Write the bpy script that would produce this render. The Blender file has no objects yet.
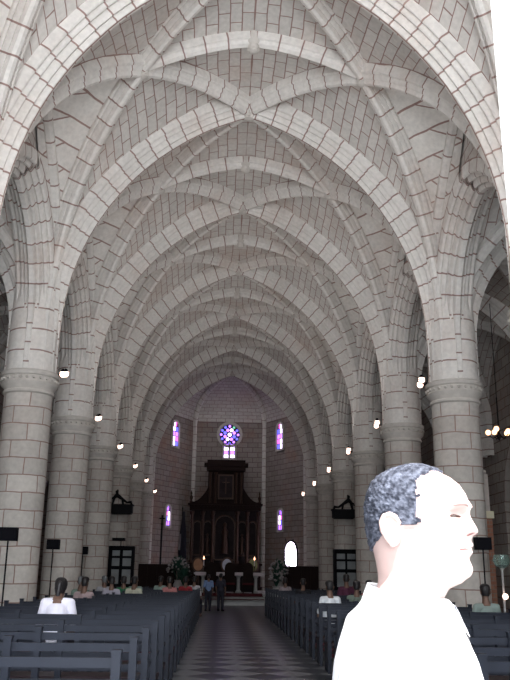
import bpy, bmesh, math, random
from mathutils import Vector, Matrix, noise
random.seed(7)
PI = math.pi
S = bpy.context.scene
COL = S.collection

# ------------------------------------------------------------------ camera
cam_d = bpy.data.cameras.new('camera')
cam = bpy.data.objects.new('camera', cam_d)
COL.objects.link(cam)
S.camera = cam
F_PX, PITCH, ROLL, YAW, CX = 803.5, .2832, .0141, .0392, -.5364
cam_d.sensor_fit = 'VERTICAL'
cam_d.sensor_height = 24.0
cam_d.lens = F_PX / 680 * 24.0
cam_d.clip_start = .05
cam_d.clip_end = 300
fw = Vector((math.sin(YAW) * math.cos(PITCH), math.cos(YAW) * math.cos(PITCH), math.sin(PITCH)))
rt = Vector((math.cos(YAW), -math.sin(YAW), 0))
up = rt.cross(fw)
r2 = rt * math.cos(ROLL) + up * math.sin(ROLL)
u2 = up * math.cos(ROLL) - rt * math.sin(ROLL)
M3 = Matrix((r2, u2, -fw)).transposed()
cam.matrix_world = Matrix.Translation((CX, 0, 1.55)) @ M3.to_4x4()

# ------------------------------------------------------------------ world, sun, area lights, exposure
W = bpy.data.worlds.new('world')
S.world = W
W.use_nodes = True
W.node_tree.nodes['Background'].inputs['Color'].default_value = (.75, .87, 1, 1)
W.node_tree.nodes['Background'].inputs['Strength'].default_value = .6

def lamp(name, kind, loc, power, color=(1, 1, 1), rot=None, direction=None, **kw):
    d = bpy.data.lights.new(name, kind)
    d.energy = power
    d.color = color
    for k, v in kw.items():
        setattr(d, k, v)
    o = bpy.data.objects.new(name, d)
    COL.objects.link(o)
    o.location = loc
    if direction is not None:
        o.rotation_euler = Vector(direction).to_track_quat('-Z', 'Y').to_euler()
    return o

SUN_DIR = Vector((-.22, 1, -1.28))
lamp('sun', 'SUN', (0, -6, 12), 15, (1, .97, .93), direction=SUN_DIR, angle=.01)
# daylight reflected by the sunlit square in front of the tall open portal
lamp('square_daylight', 'AREA', (0, -9, 3.0), 2900, (.93, .97, 1), direction=(0, 1, .22), shape='RECTANGLE', size=11, size_y=6)
# unseen fill light added high above the portal; no window behind it
lamp('west_fill', 'AREA', (0, -.8, 11.2), 600, (.95, .97, 1), direction=(0, 1, -.04), shape='RECTANGLE', size=4.5, size_y=4.5)
for sx in (-1, 1):
    lamp('front_pew_fill', 'AREA', (sx * 6.6, 2.6, 1.7), 260, (.86, .93, 1), direction=(-sx * .62, 1, -.12), shape='RECTANGLE', size=1.8, size_y=2.2)  # unseen light added to brighten the front pew rails; no door here
    lamp('aisle_fill', 'AREA', (sx * 9.0, 6, 5), 130, (.92, .97, 1), direction=(-sx * .1, 1, .12), shape='RECTANGLE', size=2, size_y=4)  # unseen fill added in each aisle for the columns' outer halves
lamp('apse_daylight', 'AREA', (0, 53.6, 12.6), 50, (.95, .93, .95), direction=(0, .5, -1), shape='RECTANGLE', size=5, size_y=1.5)
S.view_settings.view_transform = 'Standard'
S.view_settings.look = 'None'
S.view_settings.gamma = 1
S.view_settings.use_curve_mapping = False
S.view_settings.exposure = 0.36

# ------------------------------------------------------------------ materials
def mat(name, color, rough=.6, metal=0, emit=0, noise_amt=0, noise_scale=8, spec=.5, trans=0):
    m = bpy.data.materials.new(name)
    m.use_nodes = True
    nt = m.node_tree
    b = nt.nodes['Principled BSDF']
    b.inputs['Base Color'].default_value = (*color, 1)
    b.inputs['Roughness'].default_value = rough
    b.inputs['Metallic'].default_value = metal
    b.inputs['Specular IOR Level'].default_value = spec
    b.inputs['Transmission Weight'].default_value = trans
    if emit:
        b.inputs['Emission Color'].default_value = (*color, 1)
        b.inputs['Emission Strength'].default_value = emit
    if noise_amt:
        tc = nt.nodes.new('ShaderNodeTexCoord')
        n = nt.nodes.new('ShaderNodeTexNoise')
        n.inputs['Scale'].default_value = noise_scale
        n.inputs['Detail'].default_value = 5
        mx = nt.nodes.new('ShaderNodeMix')
        mx.data_type = 'RGBA'
        mx.inputs[6].default_value = (*[c * (1 - noise_amt) for c in color], 1)
        mx.inputs[7].default_value = (*[min(1, c * (1 + noise_amt)) for c in color], 1)
        nt.links.new(tc.outputs['Object'], n.inputs['Vector'])
        nt.links.new(n.outputs['Fac'], mx.inputs[0])
        nt.links.new(mx.outputs[2], b.inputs['Base Color'])
    return m

def stone(name, c1, c2, mortar, bw, rh, ms=.02, stain=(.42, .30, .24), stain_amt=.35, offset=.5):
    m = bpy.data.materials.new(name)
    m.use_nodes = True
    nt = m.node_tree
    N, L = nt.nodes, nt.links
    b = N['Principled BSDF']
    b.inputs['Roughness'].default_value = .85
    b.inputs['Specular IOR Level'].default_value = .2
    tc = N.new('ShaderNodeTexCoord')
    # slightly wavy joints
    nw = N.new('ShaderNodeTexNoise'); nw.inputs['Scale'].default_value = 1.3
    sub = N.new('ShaderNodeVectorMath'); sub.operation = 'SUBTRACT'; sub.inputs[1].default_value = (.5, .5, .5)
    sc = N.new('ShaderNodeVectorMath'); sc.operation = 'SCALE'; sc.inputs['Scale'].default_value = .07
    ad = N.new('ShaderNodeVectorMath'); ad.operation = 'ADD'
    L.new(tc.outputs['Object'], nw.inputs['Vector'])
    L.new(nw.outputs['Color'], sub.inputs[0]); L.new(sub.outputs[0], sc.inputs[0])
    L.new(tc.outputs['UV'], ad.inputs[0]); L.new(sc.outputs[0], ad.inputs[1])
    br = N.new('ShaderNodeTexBrick')
    br.offset = offset
    br.inputs['Scale'].default_value = 1
    br.inputs['Brick Width'].default_value = bw
    br.inputs['Row Height'].default_value = rh
    br.inputs['Mortar Size'].default_value = ms
    br.inputs['Mortar Smooth'].default_value = .3
    br.inputs['Bias'].default_value = -.1
    br.inputs['Color1'].default_value = (*c1, 1)
    br.inputs['Color2'].default_value = (*c2, 1)
    br.inputs['Mortar'].default_value = (*mortar, 1)
    L.new(ad.outputs[0], br.inputs['Vector'])
    # large pinkish stains and fine grain
    n1 = N.new('ShaderNodeTexNoise'); n1.inputs['Scale'].default_value = .45; n1.inputs['Detail'].default_value = 6
    n1.inputs['Roughness'].default_value = .65
    rp = N.new('ShaderNodeMapRange'); rp.inputs[1].default_value = .48; rp.inputs[2].default_value = .78
    rp.inputs[3].default_value = 0; rp.inputs[4].default_value = stain_amt
    L.new(tc.outputs['Object'], n1.inputs['Vector']); L.new(n1.outputs['Fac'], rp.inputs[0])
    mx = N.new('ShaderNodeMix'); mx.data_type = 'RGBA'
    mx.inputs[7].default_value = (*stain, 1)
    L.new(rp.outputs[0], mx.inputs[0]); L.new(br.outputs['Color'], mx.inputs[6])
    n2 = N.new('ShaderNodeTexNoise'); n2.inputs['Scale'].default_value = 9; n2.inputs['Detail'].default_value = 6
    r2_ = N.new('ShaderNodeMapRange'); r2_.inputs[3].default_value = .78; r2_.inputs[4].default_value = 1.2
    L.new(tc.outputs['Object'], n2.inputs['Vector']); L.new(n2.outputs['Fac'], r2_.inputs[0])
    mul = N.new('ShaderNodeVectorMath'); mul.operation = 'SCALE'
    L.new(mx.outputs[2], mul.inputs[0]); L.new(r2_.outputs[0], mul.inputs['Scale'])
    L.new(mul.outputs[0], b.inputs['Base Color'])
    bp = N.new('ShaderNodeBump'); bp.inputs['Strength'].default_value = .5; bp.inputs['Distance'].default_value = .02
    inv = N.new('ShaderNodeMath'); inv.operation = 'MULTIPLY_ADD'; inv.inputs[1].default_value = -1; inv.inputs[2].default_value = 1
    L.new(br.outputs['Fac'], inv.inputs[0]); L.new(inv.outputs[0], bp.inputs['Height'])
    L.new(bp.outputs[0], b.inputs['Normal'])
    return m

MORT = (.33, .22, .195)
LIGHT1, LIGHT2 = (.66, .625, .59), (.57, .54, .51)
m_web = stone('vault_web_stone', LIGHT1, LIGHT2, MORT, .62, .30, .017, (.50, .34, .27), .5)
m_webl = stone('lateral_web_stone', (.76, .73, .69), (.68, .645, .61), MORT, 1.05, .46, .02, (.55, .40, .33), .4)
m_rib = stone('rib_stone', (.76, .725, .69), (.68, .65, .615), MORT, .56, 1.0, .022, (.55, .40, .33), .45, offset=0)
m_arch = stone('arch_stone', (.76, .725, .69), (.68, .65, .615), MORT, .50, 1.0, .022, (.55, .40, .33), .45)
m_shaft = stone('column_stone', (.60, .56, .52), (.47, .44, .41), (.30, .20, .17), .80, .42, .016, (.45, .32, .27), .4)
m_cap = mat('capital_stone', (.58, .54, .50), .85, noise_amt=.2, noise_scale=6, spec=.2)
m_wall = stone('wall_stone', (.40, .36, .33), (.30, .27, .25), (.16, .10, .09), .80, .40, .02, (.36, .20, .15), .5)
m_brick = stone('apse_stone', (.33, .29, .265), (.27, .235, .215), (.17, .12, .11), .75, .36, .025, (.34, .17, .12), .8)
m_redbrick = stone('brick_lining', (.42, .20, .13), (.33, .15, .10), (.30, .24, .20), .35, .12, .012, (.3, .15, .1), .3)
m_pew = mat('varnished_pew_wood', (.027, .031, .044), .45, noise_amt=.25, noise_scale=5, spec=.12)  # bluish daylight on the brown varnish is put into the base colour
m_pewred = mat('red_kneeler_leather', (.11, .02, .03), .5)
m_seat = mat('pew_seat_wood', (.025, .012, .016), .5, noise_amt=.25, noise_scale=5, spec=.3)
m_black = mat('black_metal', (.008, .008, .010), .7, spec=.12)
m_blackp = mat('black_plastic', (.006, .006, .009), .8, spec=.1)
m_white = mat('white_paint', (.92, .92, .9), .6)
m_shirt = mat('white_cotton', (.9, .9, .93), .8)
m_lamp = mat('lamp_glow', (1, .68, .55), .5, emit=3.5)
m_lampw = mat('warm_lamp_glow', (1, .52, .28), .5, emit=3)
m_retable = mat('dark_carved_wood', (.015, .007, .006), .65, noise_amt=.4, noise_scale=6, spec=.12)
m_gold = mat('aged_gold', (.045, .022, .014), .45, metal=.5, noise_amt=.5, noise_scale=9)
m_darkp = mat('dark_painting', (.018, .012, .014), .6, noise_amt=.8, noise_scale=3, spec=.12)
m_cloth = mat('altar_cloth', (.62, .55, .58), .8)
m_carpet = mat('red_carpet', (.08, .008, .014), .9)
m_marble = mat('pale_marble', (.5, .5, .5), .35, noise_amt=.15, noise_scale=4)
m_dark = mat('dark_opening', (.02, .015, .02), .9)
m_leaf = mat('leaf_green', (.02, .075, .05), .6, noise_amt=.5, noise_scale=20)
m_petal = mat('pale_petals', (.38, .35, .36), .7)
m_glass = mat('green_glass', (.7, .9, .85), .08, trans=.9)
m_lead = mat('window_lead', (.02, .02, .03), .6)

def floor_mat():
    m = bpy.data.materials.new('diamond_tile_floor'); m.use_nodes = True
    nt = m.node_tree; N, L = nt.nodes, nt.links
    b = N['Principled BSDF']; b.inputs['Roughness'].default_value = .3
    tc = N.new('ShaderNodeTexCoord')
    mp = N.new('ShaderNodeMapping'); mp.inputs['Rotation'].default_value = (0, 0, PI / 4)
    mp.inputs['Location'].default_value = (.13, .13, .2)
    ck = N.new('ShaderNodeTexChecker'); ck.inputs['Scale'].default_value = 1.0 / .60
    ck.inputs['Color1'].default_value = (.20, .21, .225, 1); ck.inputs['Color2'].default_value = (.035, .04, .05, 1)
    n = N.new('ShaderNodeTexNoise'); n.inputs['Scale'].default_value = 2.5; n.inputs['Detail'].default_value = 6
    r = N.new('ShaderNodeMapRange'); r.inputs[3].default_value = .6; r.inputs[4].default_value = 1.35
    mul = N.new('ShaderNodeVectorMath'); mul.operation = 'SCALE'
    L.new(tc.outputs['Object'], mp.inputs[0]); L.new(mp.outputs[0], ck.inputs['Vector'])
    L.new(tc.outputs['Object'], n.inputs['Vector']); L.new(n.outputs['Fac'], r.inputs[0])
    L.new(ck.outputs['Color'], mul.inputs[0]); L.new(r.outputs[0], mul.inputs['Scale'])
    L.new(mul.outputs[0], b.inputs['Base Color'])
    return m
m_floor = floor_mat()

# ------------------------------------------------------------------ mesh helpers
class MB:
    """collects verts, faces, uvs; builds ONE mesh object"""
    def __init__(s):
        s.v, s.f, s.uv, s.mi = [], [], [], []
        s.cur = 0
    def face(s, idx, uv=None):
        s.f.append(tuple(idx)); s.uv.append(uv); s.mi.append(s.cur)
    def quad(s, pts, uv=None):
        n = len(s.v); s.v += [tuple(p) for p in pts]
        s.face(range(n, n + len(pts)), uv)
    def box(s, c, size, rz=0, uvs=True):
        cx, cy, cz = c; hx, hy, hz = [q / 2 for q in size]
        ca, sa = math.cos(rz), math.sin(rz)
        P = lambda x, y, z: (cx + x * ca - y * sa, cy + x * sa + y * ca, cz + z)
        fs = [[(-hx, -hy), (hx, -hy)], [(hx, -hy), (hx, hy)], [(hx, hy), (-hx, hy)], [(-hx, hy), (-hx, -hy)]]
        for (a, b_) in fs:
            w = math.hypot(b_[0] - a[0], b_[1] - a[1])
            s.quad([P(*a, -hz), P(*b_, -hz), P(*b_, hz), P(*a, hz)], [(0, cz - hz), (w, cz - hz), (w, cz + hz), (0, cz + hz)])
        s.quad([P(-hx, -hy, hz), P(hx, -hy, hz), P(hx, hy, hz), P(-hx, hy, hz)], [(0, 0), (2 * hx, 0), (2 * hx, 2 * hy), (0, 2 * hy)])
        s.quad([P(-hx, hy, -hz), P(hx, hy, -hz), P(hx, -hy, -hz), P(-hx, -hy, -hz)], [(0, 0), (2 * hx, 0), (2 * hx, 2 * hy), (0, 2 * hy)])
    def grid(s, rows, uvrows=None, close=False):
        n = len(s.v); w = len(rows[0])
        for r in rows: s.v += [tuple(p) for p in r]
        for i in range(len(rows) - 1):
            for j in range(w if close else w - 1):
                k = (j + 1) % w
                uv = None
                if uvrows:
                    kk = j + 1
                    uv = [uvrows[i][j], uvrows[i][kk], uvrows[i + 1][kk], uvrows[i + 1][j]]
                s.face((n + i * w + j, n + i * w + k, n + (i + 1) * w + k, n + (i + 1) * w + j), uv)
        return n
    def cap(s, start, w, flip=False):
        idx = list(range(start, start + w))
        s.face(idx[::-1] if flip else idx)
    def lathe(s, prof, c=(0, 0, 0), n=24, sx=1, sy=1, uvr=None, caps=True):
        rows, uvs = [], []
        for r, z in prof:
            rows.append([(c[0] + r * sx * math.cos(2 * PI * i / n), c[1] + r * sy * math.sin(2 * PI * i / n), c[2] + z) for i in range(n)])
            R_ = uvr or max(r, .01)
            uvs.append([(2 * PI * R_ * i / n, c[2] + z) for i in range(n + 1)])
        st = s.grid(rows, uvs, close=True)
        if caps:
            if prof[0][0] > 1e-4: s.cap(st, n, True)
            if prof[-1][0] > 1e-4: s.cap(st + (len(prof) - 1) * n, n)
    def tube(s, pts, rad, n=8, caps=True):
        pts = [Vector(p) for p in pts]
        rads = rad if isinstance(rad, (list, tuple)) else [rad] * len(pts)
        rows = []; ref = None
        for i, p in enumerate(pts):
            t = (pts[min(i + 1, len(pts) - 1)] - pts[max(i - 1, 0)])
            if t.length < 1e-9: t = Vector((0, 0, 1))
            t.normalize()
            if ref is None:
                ref = Vector((1, 0, 0)) if abs(t.x) < .8 else Vector((0, 1, 0))
            a = (ref - t * ref.dot(t)).normalized(); ref = a; b_ = t.cross(a)
            rows.append([p + (a * math.cos(2 * PI * k / n) + b_ * math.sin(2 * PI * k / n)) * rads[i] for k in range(n)])
        st = s.grid(rows, None, close=True)
        if caps:
            s.cap(st, n, True); s.cap(st + (len(pts) - 1) * n, n)
    def capsule(s, a, b_, ra, rb, n=14):
        a, b_ = Vector(a), Vector(b_)
        d = (b_ - a); L_ = max(d.length, 1e-6); d = d / L_
        pts, rr = [], []
        for k in range(5):
            t = PI / 2 * (k / 4); pts.append(a - d * ra * math.cos(t)); rr.append(max(ra * math.sin(t), .0005))
        for k in range(5):
            t = PI / 2 * (k / 4); pts.append(b_ + d * rb * math.sin(t)); rr.append(max(rb * math.cos(t), .0005))
        s.tube(pts, rr, n)
    def ball(s, c, r, n=12, sx=1, sy=1, sz=1):
        prof = [(max(r * math.sin(PI * k / (n // 2)), .0), -r * sz * math.cos(PI * k / (n // 2))) for k in range(n // 2 + 1)]
        prof = [(max(a, 1e-4), z) for a, z in prof]
        s.lathe(prof, c, n, sx, sy, caps=False)
        m_ = len(s.v)
    def build(s, name, mats, parent=None, smooth=False, loc=None, recalc=False):
        me = bpy.data.meshes.new(name)
        me.from_pydata(s.v, [], s.f)
        if any(u is not None for u in s.uv):
            ul = me.uv_layers.new(name='UVMap')
            li = 0
            for f_, uv in zip(s.f, s.uv):
                for k in range(len(f_)):
                    if uv is not None: ul.data[li].uv = uv[k]
                    li += 1
        if not isinstance(mats, (list, tuple)): mats = [mats]
        for m in mats: me.materials.append(m)
        me.polygons.foreach_set('material_index', s.mi)
        if recalc:
            bm = bmesh.new(); bm.from_mesh(me)
            bmesh.ops.recalc_face_normals(bm, faces=bm.faces); bm.to_mesh(me); bm.free()
        if smooth:
            me.polygons.foreach_set('use_smooth', [True] * len(me.polygons))
            try: me.set_sharp_from_angle(angle=math.radians(40))
            except Exception: pass
        me.update()
        o = bpy.data.objects.new(name, me)
        COL.objects.link(o)
        if parent: o.parent = parent
        if loc: o.location = loc
        return o

def tag(o, label=None, cat=None, group=None, kind=None):
    if label: o['label'] = label
    if cat: o['category'] = cat
    if group: o['group'] = group
    if kind: o['kind'] = kind
    return o
def thing(name, label, cat, loc=(0, 0, 0), rz=0, group=None):
    o = bpy.data.objects.new(name, None); COL.objects.link(o)
    o.location = loc; o.rotation_euler = (0, 0, rz); o.empty_display_size = .1
    return tag(o, label, cat, group)
def dup(root, loc=None, rz=None, label=None, group=None, mirror=False):
    r = root.copy(); COL.objects.link(r)
    if loc: r.location = loc
    if rz is not None: r.rotation_euler = (0, 0, rz)
    if label: r['label'] = label
    if group: r['group'] = group
    for ch in list(root.children):
        c = ch.copy(); COL.objects.link(c); c.parent = r
        for g in ch.children:
            d = g.copy(); COL.objects.link(d); d.parent = c
    return r
def sweep(mb, path, B, prof, uvlen0=0, vscale=1.0, flip=False):
    """sweep profile (b, n) along a path in a vertical plane, B = horizontal binormal"""
    B = Vector(B)
    path = [Vector(p) for p in path]
    pl = [0]
    for i in range(1, len(prof)):
        pl.append(pl[-1] + math.hypot(prof[i][0] - prof[i - 1][0], prof[i][1] - prof[i - 1][1]))
    tot = pl[-1]
    rows, uvs = [], []; u = uvlen0
    for i, p in enumerate(path):
        t = (path[min(i + 1, len(path) - 1)] - path[max(i - 1, 0)]).normalized()
        N_ = B.cross(t)
        if i: u += (path[i] - path[i - 1]).length
        rows.append([p + B * b_ + N_ * n_ for b_, n_ in prof])
        uvs.append([(u, q / tot * vscale) for q in pl])
    mb.grid(rows, uvs)

# ------------------------------------------------------------------ layout numbers of the nave
HC, D1, BAY = 5.5, 20.33, 6.26
def TY(i): return D1 + i * BAY
ZS = 7.5
def arc_T(x, off=0):
    R_ = 6.92 + off
    return ZS + math.sqrt(max(R_ * R_ - (abs(x) + 2.07) ** 2, 0))
def z_d(x, a=5.08, h=6.62):
    q = min(abs(x) / a, 1)
    return ZS + h * (1 - q ** 2.1) ** (1 / 2.1)
OFF = .40
AW, HW = 5.25, 7.02
def zdw(s): return ZS + HW * (1 - min(s, 1) ** 2.1) ** (1 / 2.1)
def ztw(s): return arc_T(s * AW, OFF)
def smooth_s(n):   # dense near 1
    return [math.sin(PI / 2 * i / n) for i in range(n + 1)]
VT = [0]
for i in range(1, 401):
    s0, s1 = math.sin(PI / 2 * (i - 1) / 400), math.sin(PI / 2 * i / 400)
    VT.append(VT[-1] + math.hypot((s1 - s0) * AW, zdw(s1) - zdw(s0)))
def vlen(s): 
    a = math.asin(min(max(s, 0), 1)) / (PI / 2) * 400
    i = min(int(a), 399); return VT[i] + (VT[i + 1] - VT[i]) * (a - i)
zJ = zdw(.5)
def web_z(s, w):
    """height of vault web over the half bay; s across, w along from mid bay (0) to transverse arch (1)"""
    ws = abs(2 * s - 1)
    if w >= ws - 1e-9:
        k = (w - ws) / max(1 - ws, 1e-6) if ws < 1 else 1
        k = min(max(k, 0), 1)
        return zdw(s) * (1 - k) + ztw(s) * k + .12 * 4 * k * (1 - k) * min(1, 3 * (1 - s))
    if s < .5:
        k = w / ws
        zr = 14.5 + (zJ - 14.5) * (s / .5) ** 1.6
        return zr * (1 - k) + zdw(s) * k + .10 * 4 * k * (1 - k)
    k = w / ws
    zl = zJ + (12.4 - zJ) * (s - .5) / .5
    g = (1 - k) + .28 * k * (1 - k)
    return zdw(s) + (zl - zdw(s)) * g

mb = MB()
NS, NK = 22, 10
BAYS = range(-3, 5)           # bay i lies between TY(i) and TY(i+1)
def patch(yc, sx, sg, sfun, wfun, n1, n2):
    rows, uvs = [], []
    for i in range(n1 + 1):
        r, u = [], []
        for j in range(n2 + 1):
            s, w = sfun(i / n1, j / n2), wfun(i / n1, j / n2)
            y = yc + sg * w * BAY / 2
            r.append((sx * s * AW, y, web_z(s, w))); u.append((y, vlen(s)) if mb.cur == 0 else (y + .35 * s * AW, web_z(s, w)))
        rows.append(r); uvs.append(u)
    mb.grid(rows, uvs)
for i in BAYS:
    yc = TY(i) + BAY / 2
    for sx in (-1, 1):
        for sg in (-1, 1):
            # crown cell
            patch(yc, sx, sg, lambda a, b_: .5 * a, lambda a, b_: b_ * (1 - a), 10, 8)
            # arch-side cell, inner and outer halves
            patch(yc, sx, sg, lambda a, b_: .5 * a, lambda a, b_: (1 - a) + b_ * a, 10, 8)
            sf = lambda a: .5 + .5 * math.sin(PI / 2 * a)
            patch(yc, sx, sg, lambda a, b_: sf(a), lambda a, b_: (2 * sf(a) - 1) + b_ * (2 - 2 * sf(a)), 18, 8)
            # lateral cell, coursed in larger blocks
            mb.cur = 1
            patch(yc, sx, sg, lambda a, b_: sf(a), lambda a, b_: b_ * (2 * sf(a) - 1), 18, 10)
            mb.cur = 0
ceiling = mb.build('ceiling', [m_web, m_webl], smooth=True)
tag(ceiling, 'star-ribbed pale stone vault over the nave', 'vault', kind='structure')
# outer roof shell keeps daylight out
mb = MB()
mb.box((0, 26, 15.4), (26, 68, .3))
mb.box((0, .2, 14.3), (12, 2.9, .3))
rs = mb.build('ceiling_roof', m_wall); tag(rs, 'stone roof above the vaults', 'roof', kind='structure')

T_HALF = [(.43, .64), (.43, .36), (.405, .32), (.375, .31), (.355, .345), (.33, .36), (.31, .31), (.285, .25), (.26, .235), (.235, .25), (.22, .285), (.195, .27), (.18, .16), (.155, .10), (.125, .10), (.11, .15), (.09, .15), (.075, .04), (.05, .0)]
T_PROF = [(-b_, n_) for b_, n_ in T_HALF] + [(b_, n_) for b_, n_ in T_HALF[::-1]]
R_PROF = [(-.25, .5), (-.25, .27), (-.21, .23), (-.18, .26), (-.15, .16), (-.12, .12), (-.10, .14), (-.07, .03), (0, 0),
          (.07, .03), (.10, .14), (.12, .12), (.15, .16), (.18, .26), (.21, .23), (.25, .27), (.25, .5)]
S_PROF = [(-.17, .4), (-.17, .16), (-.12, .14), (-.09, .05), (0, 0), (.09, .05), (.12, .14), (.17, .16), (.17, .4)]

def path_T(sx, Y, off=0):
    pts = [(sx * 4.85, Y, 6.34 + .3 * k) for k in range(4)]
    for k in range(29):
        # circle centre (-2.07, ZS), R 6.92 : from angle 0 to apex
        th = math.acos(2.07 / 6.92) * k / 28
        pts.append((sx * (-2.07 + 6.92 * math.cos(th)), Y, ZS + 6.92 * math.sin(th)))
    return pts
def boss(parent, p, r=.2):
    b_ = MB()
    b_.lathe([(r * .25, -.12), (r * .75, -.09), (r, 0), (r * .95, .08), (r * 1.25, .14), (r * 1.25, .5)], p, 16)
    for k in range(8):
        a = 2 * PI * k / 8
        b_.ball((p[0] + r * .8 * math.cos(a), p[1] + r * .8 * math.sin(a), p[2] - .04), r * .25, 6)
    return b_.build('boss', m_cap, parent, smooth=True)
for i in range(-2, 6):
    Y = TY(i)
    b_ = MB()
    for sx in (-1, 1):
        sweep(b_, path_T(sx, Y), Vector((-sx, 0, 0)).cross(Vector((0, 0, 1))), T_PROF, vscale=2.0)
    a_ = b_.build('transverse_arch', m_arch, ceiling, smooth=True)
    boss(ceiling, (0, Y, 14.14), .17)
for i in BAYS:
    y0, y1 = TY(i), TY(i + 1)
    ym = (y0 + y1) / 2
    if i == -3: continue
    for sx in (-1, 1):
        for (ya, yb) in ((y0, y1), (y1, y0)):
            A = Vector((sx * HC, ya, 0)); Bp = Vector((0, yb, 0)); d = (Bp - A).normalized()
            x0 = 5.08
            p0 = A + d * ((HC - x0) / abs(d.x))
            pts = [Vector((p0.x, p0.y, 6.34 + .3 * k)) for k in range(4)]
            for k in range(33):
                th = PI / 2 * k / 32
                q = math.cos(th) ** (2 / 2.1)
                h = math.sin(th) ** (2 / 2.1)
                f_ = 1 - q
                pp = p0 + (Bp - p0) * f_
                pts.append(Vector((pp.x, pp.y, ZS + 6.62 * h)))
            b_ = MB()
            sweep(b_, pts, d.cross(Vector((0, 0, 1))), R_PROF)
            b_.build('rib', m_rib, ceiling, smooth=True)
        boss(ceiling, (sx * 2.7, ym, zdw(.5) - .40), .14)
        # transverse ridge rib, centre boss to side boss
        b_ = MB(); pts = []
        for k in range(13):
            s = .515 * k / 12
            pts.append((sx * s * AW, ym, 14.5 + (zJ - 14.5) * (s / .5) ** 1.6 - .34))
        pts = pts[::-1]
        sweep(b_, pts, Vector((-sx, 0, 0)).cross(Vector((0, 0, 1))), S_PROF)
        b_.build('ridge_rib', m_rib, ceiling, smooth=True)
        # wall rib over the arcade
        b_ = MB()
        for sg in (-1, 1):
            pts = []
            for k in range(15):
                w = 1 - k / 14
                w = min(w, .9)
                pts.append((sx * 5.02, ym + sg * w * BAY / 2, web_z(.97, w * .94) - .12))
            pts = [(pts[0][0], pts[0][1], 6.4), (pts[0][0], pts[0][1], 7.0)] + pts[1:]
            sweep(b_, pts, Vector((0, -sg, 0)).cross(Vector((0, 0, 1))), [(-.12, .3), (-.12, .08), (-.05, 0), (.05, 0), (.12, .08), (.12, .3)])
        b_.build('wall_rib', m_rib, ceiling, smooth=True)
    boss(ceiling, (0, ym, 14.12), .15)

# arcade arches between the columns, and the wall above them
def arc_A(y, off=0):
    # pointed: half span 2.48, springs at 7.5, apex 10.3
    a, h = 2.48, 2.85
    R_ = (h * h + a * a) / (2 * a); c = R_ - a
    R2_ = R_ + off
    return ZS + math.sqrt(max(R2_ * R2_ - (abs(y) + c) ** 2, 0))
aR = (2.85 ** 2 + 2.48 ** 2) / (2 * 2.48); aC = aR - 2.48
A_PROF = [(b_ * 1.12, n_) for b_, n_ in T_PROF]
arc = {}
for sx, nm in ((-1, 'wall_left'), (1, 'wall_right')):
    b_ = MB()
    for i in BAYS:
        ym = TY(i) + BAY / 2
        ys = [-BAY / 2 + BAY * k / 24 for k in range(25)]
        for X_, fl in ((sx * 5.3, 0), (sx * 5.75, 1)):
            lo = [(X_, ym + y, max(arc_A(y, .3), ZS - .2)) for y in ys]
            hi = [(X_, ym + y, max(web_z(1, min(abs(y) / (BAY / 2), 1)) + .3, arc_A(y, .3) + .05) if sx * X_ < 5.5 else 15.2) for y in ys]
            b_.grid([lo, hi], [[(p[1], p[2]) for p in lo], [(p[1], p[2]) for p in hi]])
    arc[sx] = b_.build(nm + '_arcade', m_web)
    tag(arc[sx], 'pale stone arcade wall between nave and %s aisle' % ('left' if sx < 0 else 'right'), 'wall', kind='structure')
    for i in BAYS:
        ym = TY(i) + BAY / 2
        if i == -3: continue
        b2 = MB()
        for sg in (-1, 1):
            pts = [(sx * HC, ym + sg * 2.48, 6.34 + .3 * k) for k in range(4)]
            thm = math.acos(aC / aR)
            for k in range(19):
                th = thm * k / 18
                pts.append((sx * HC, ym + sg * (-aC + aR * math.cos(th)), ZS + aR * math.sin(th)))
            sweep(b2, pts, Vector((0, -sg, 0)).cross(Vector((0, 0, 1))), A_PROF, vscale=1)
        b2.build('arcade_arch', m_arch, arc[sx], smooth=True)

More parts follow.
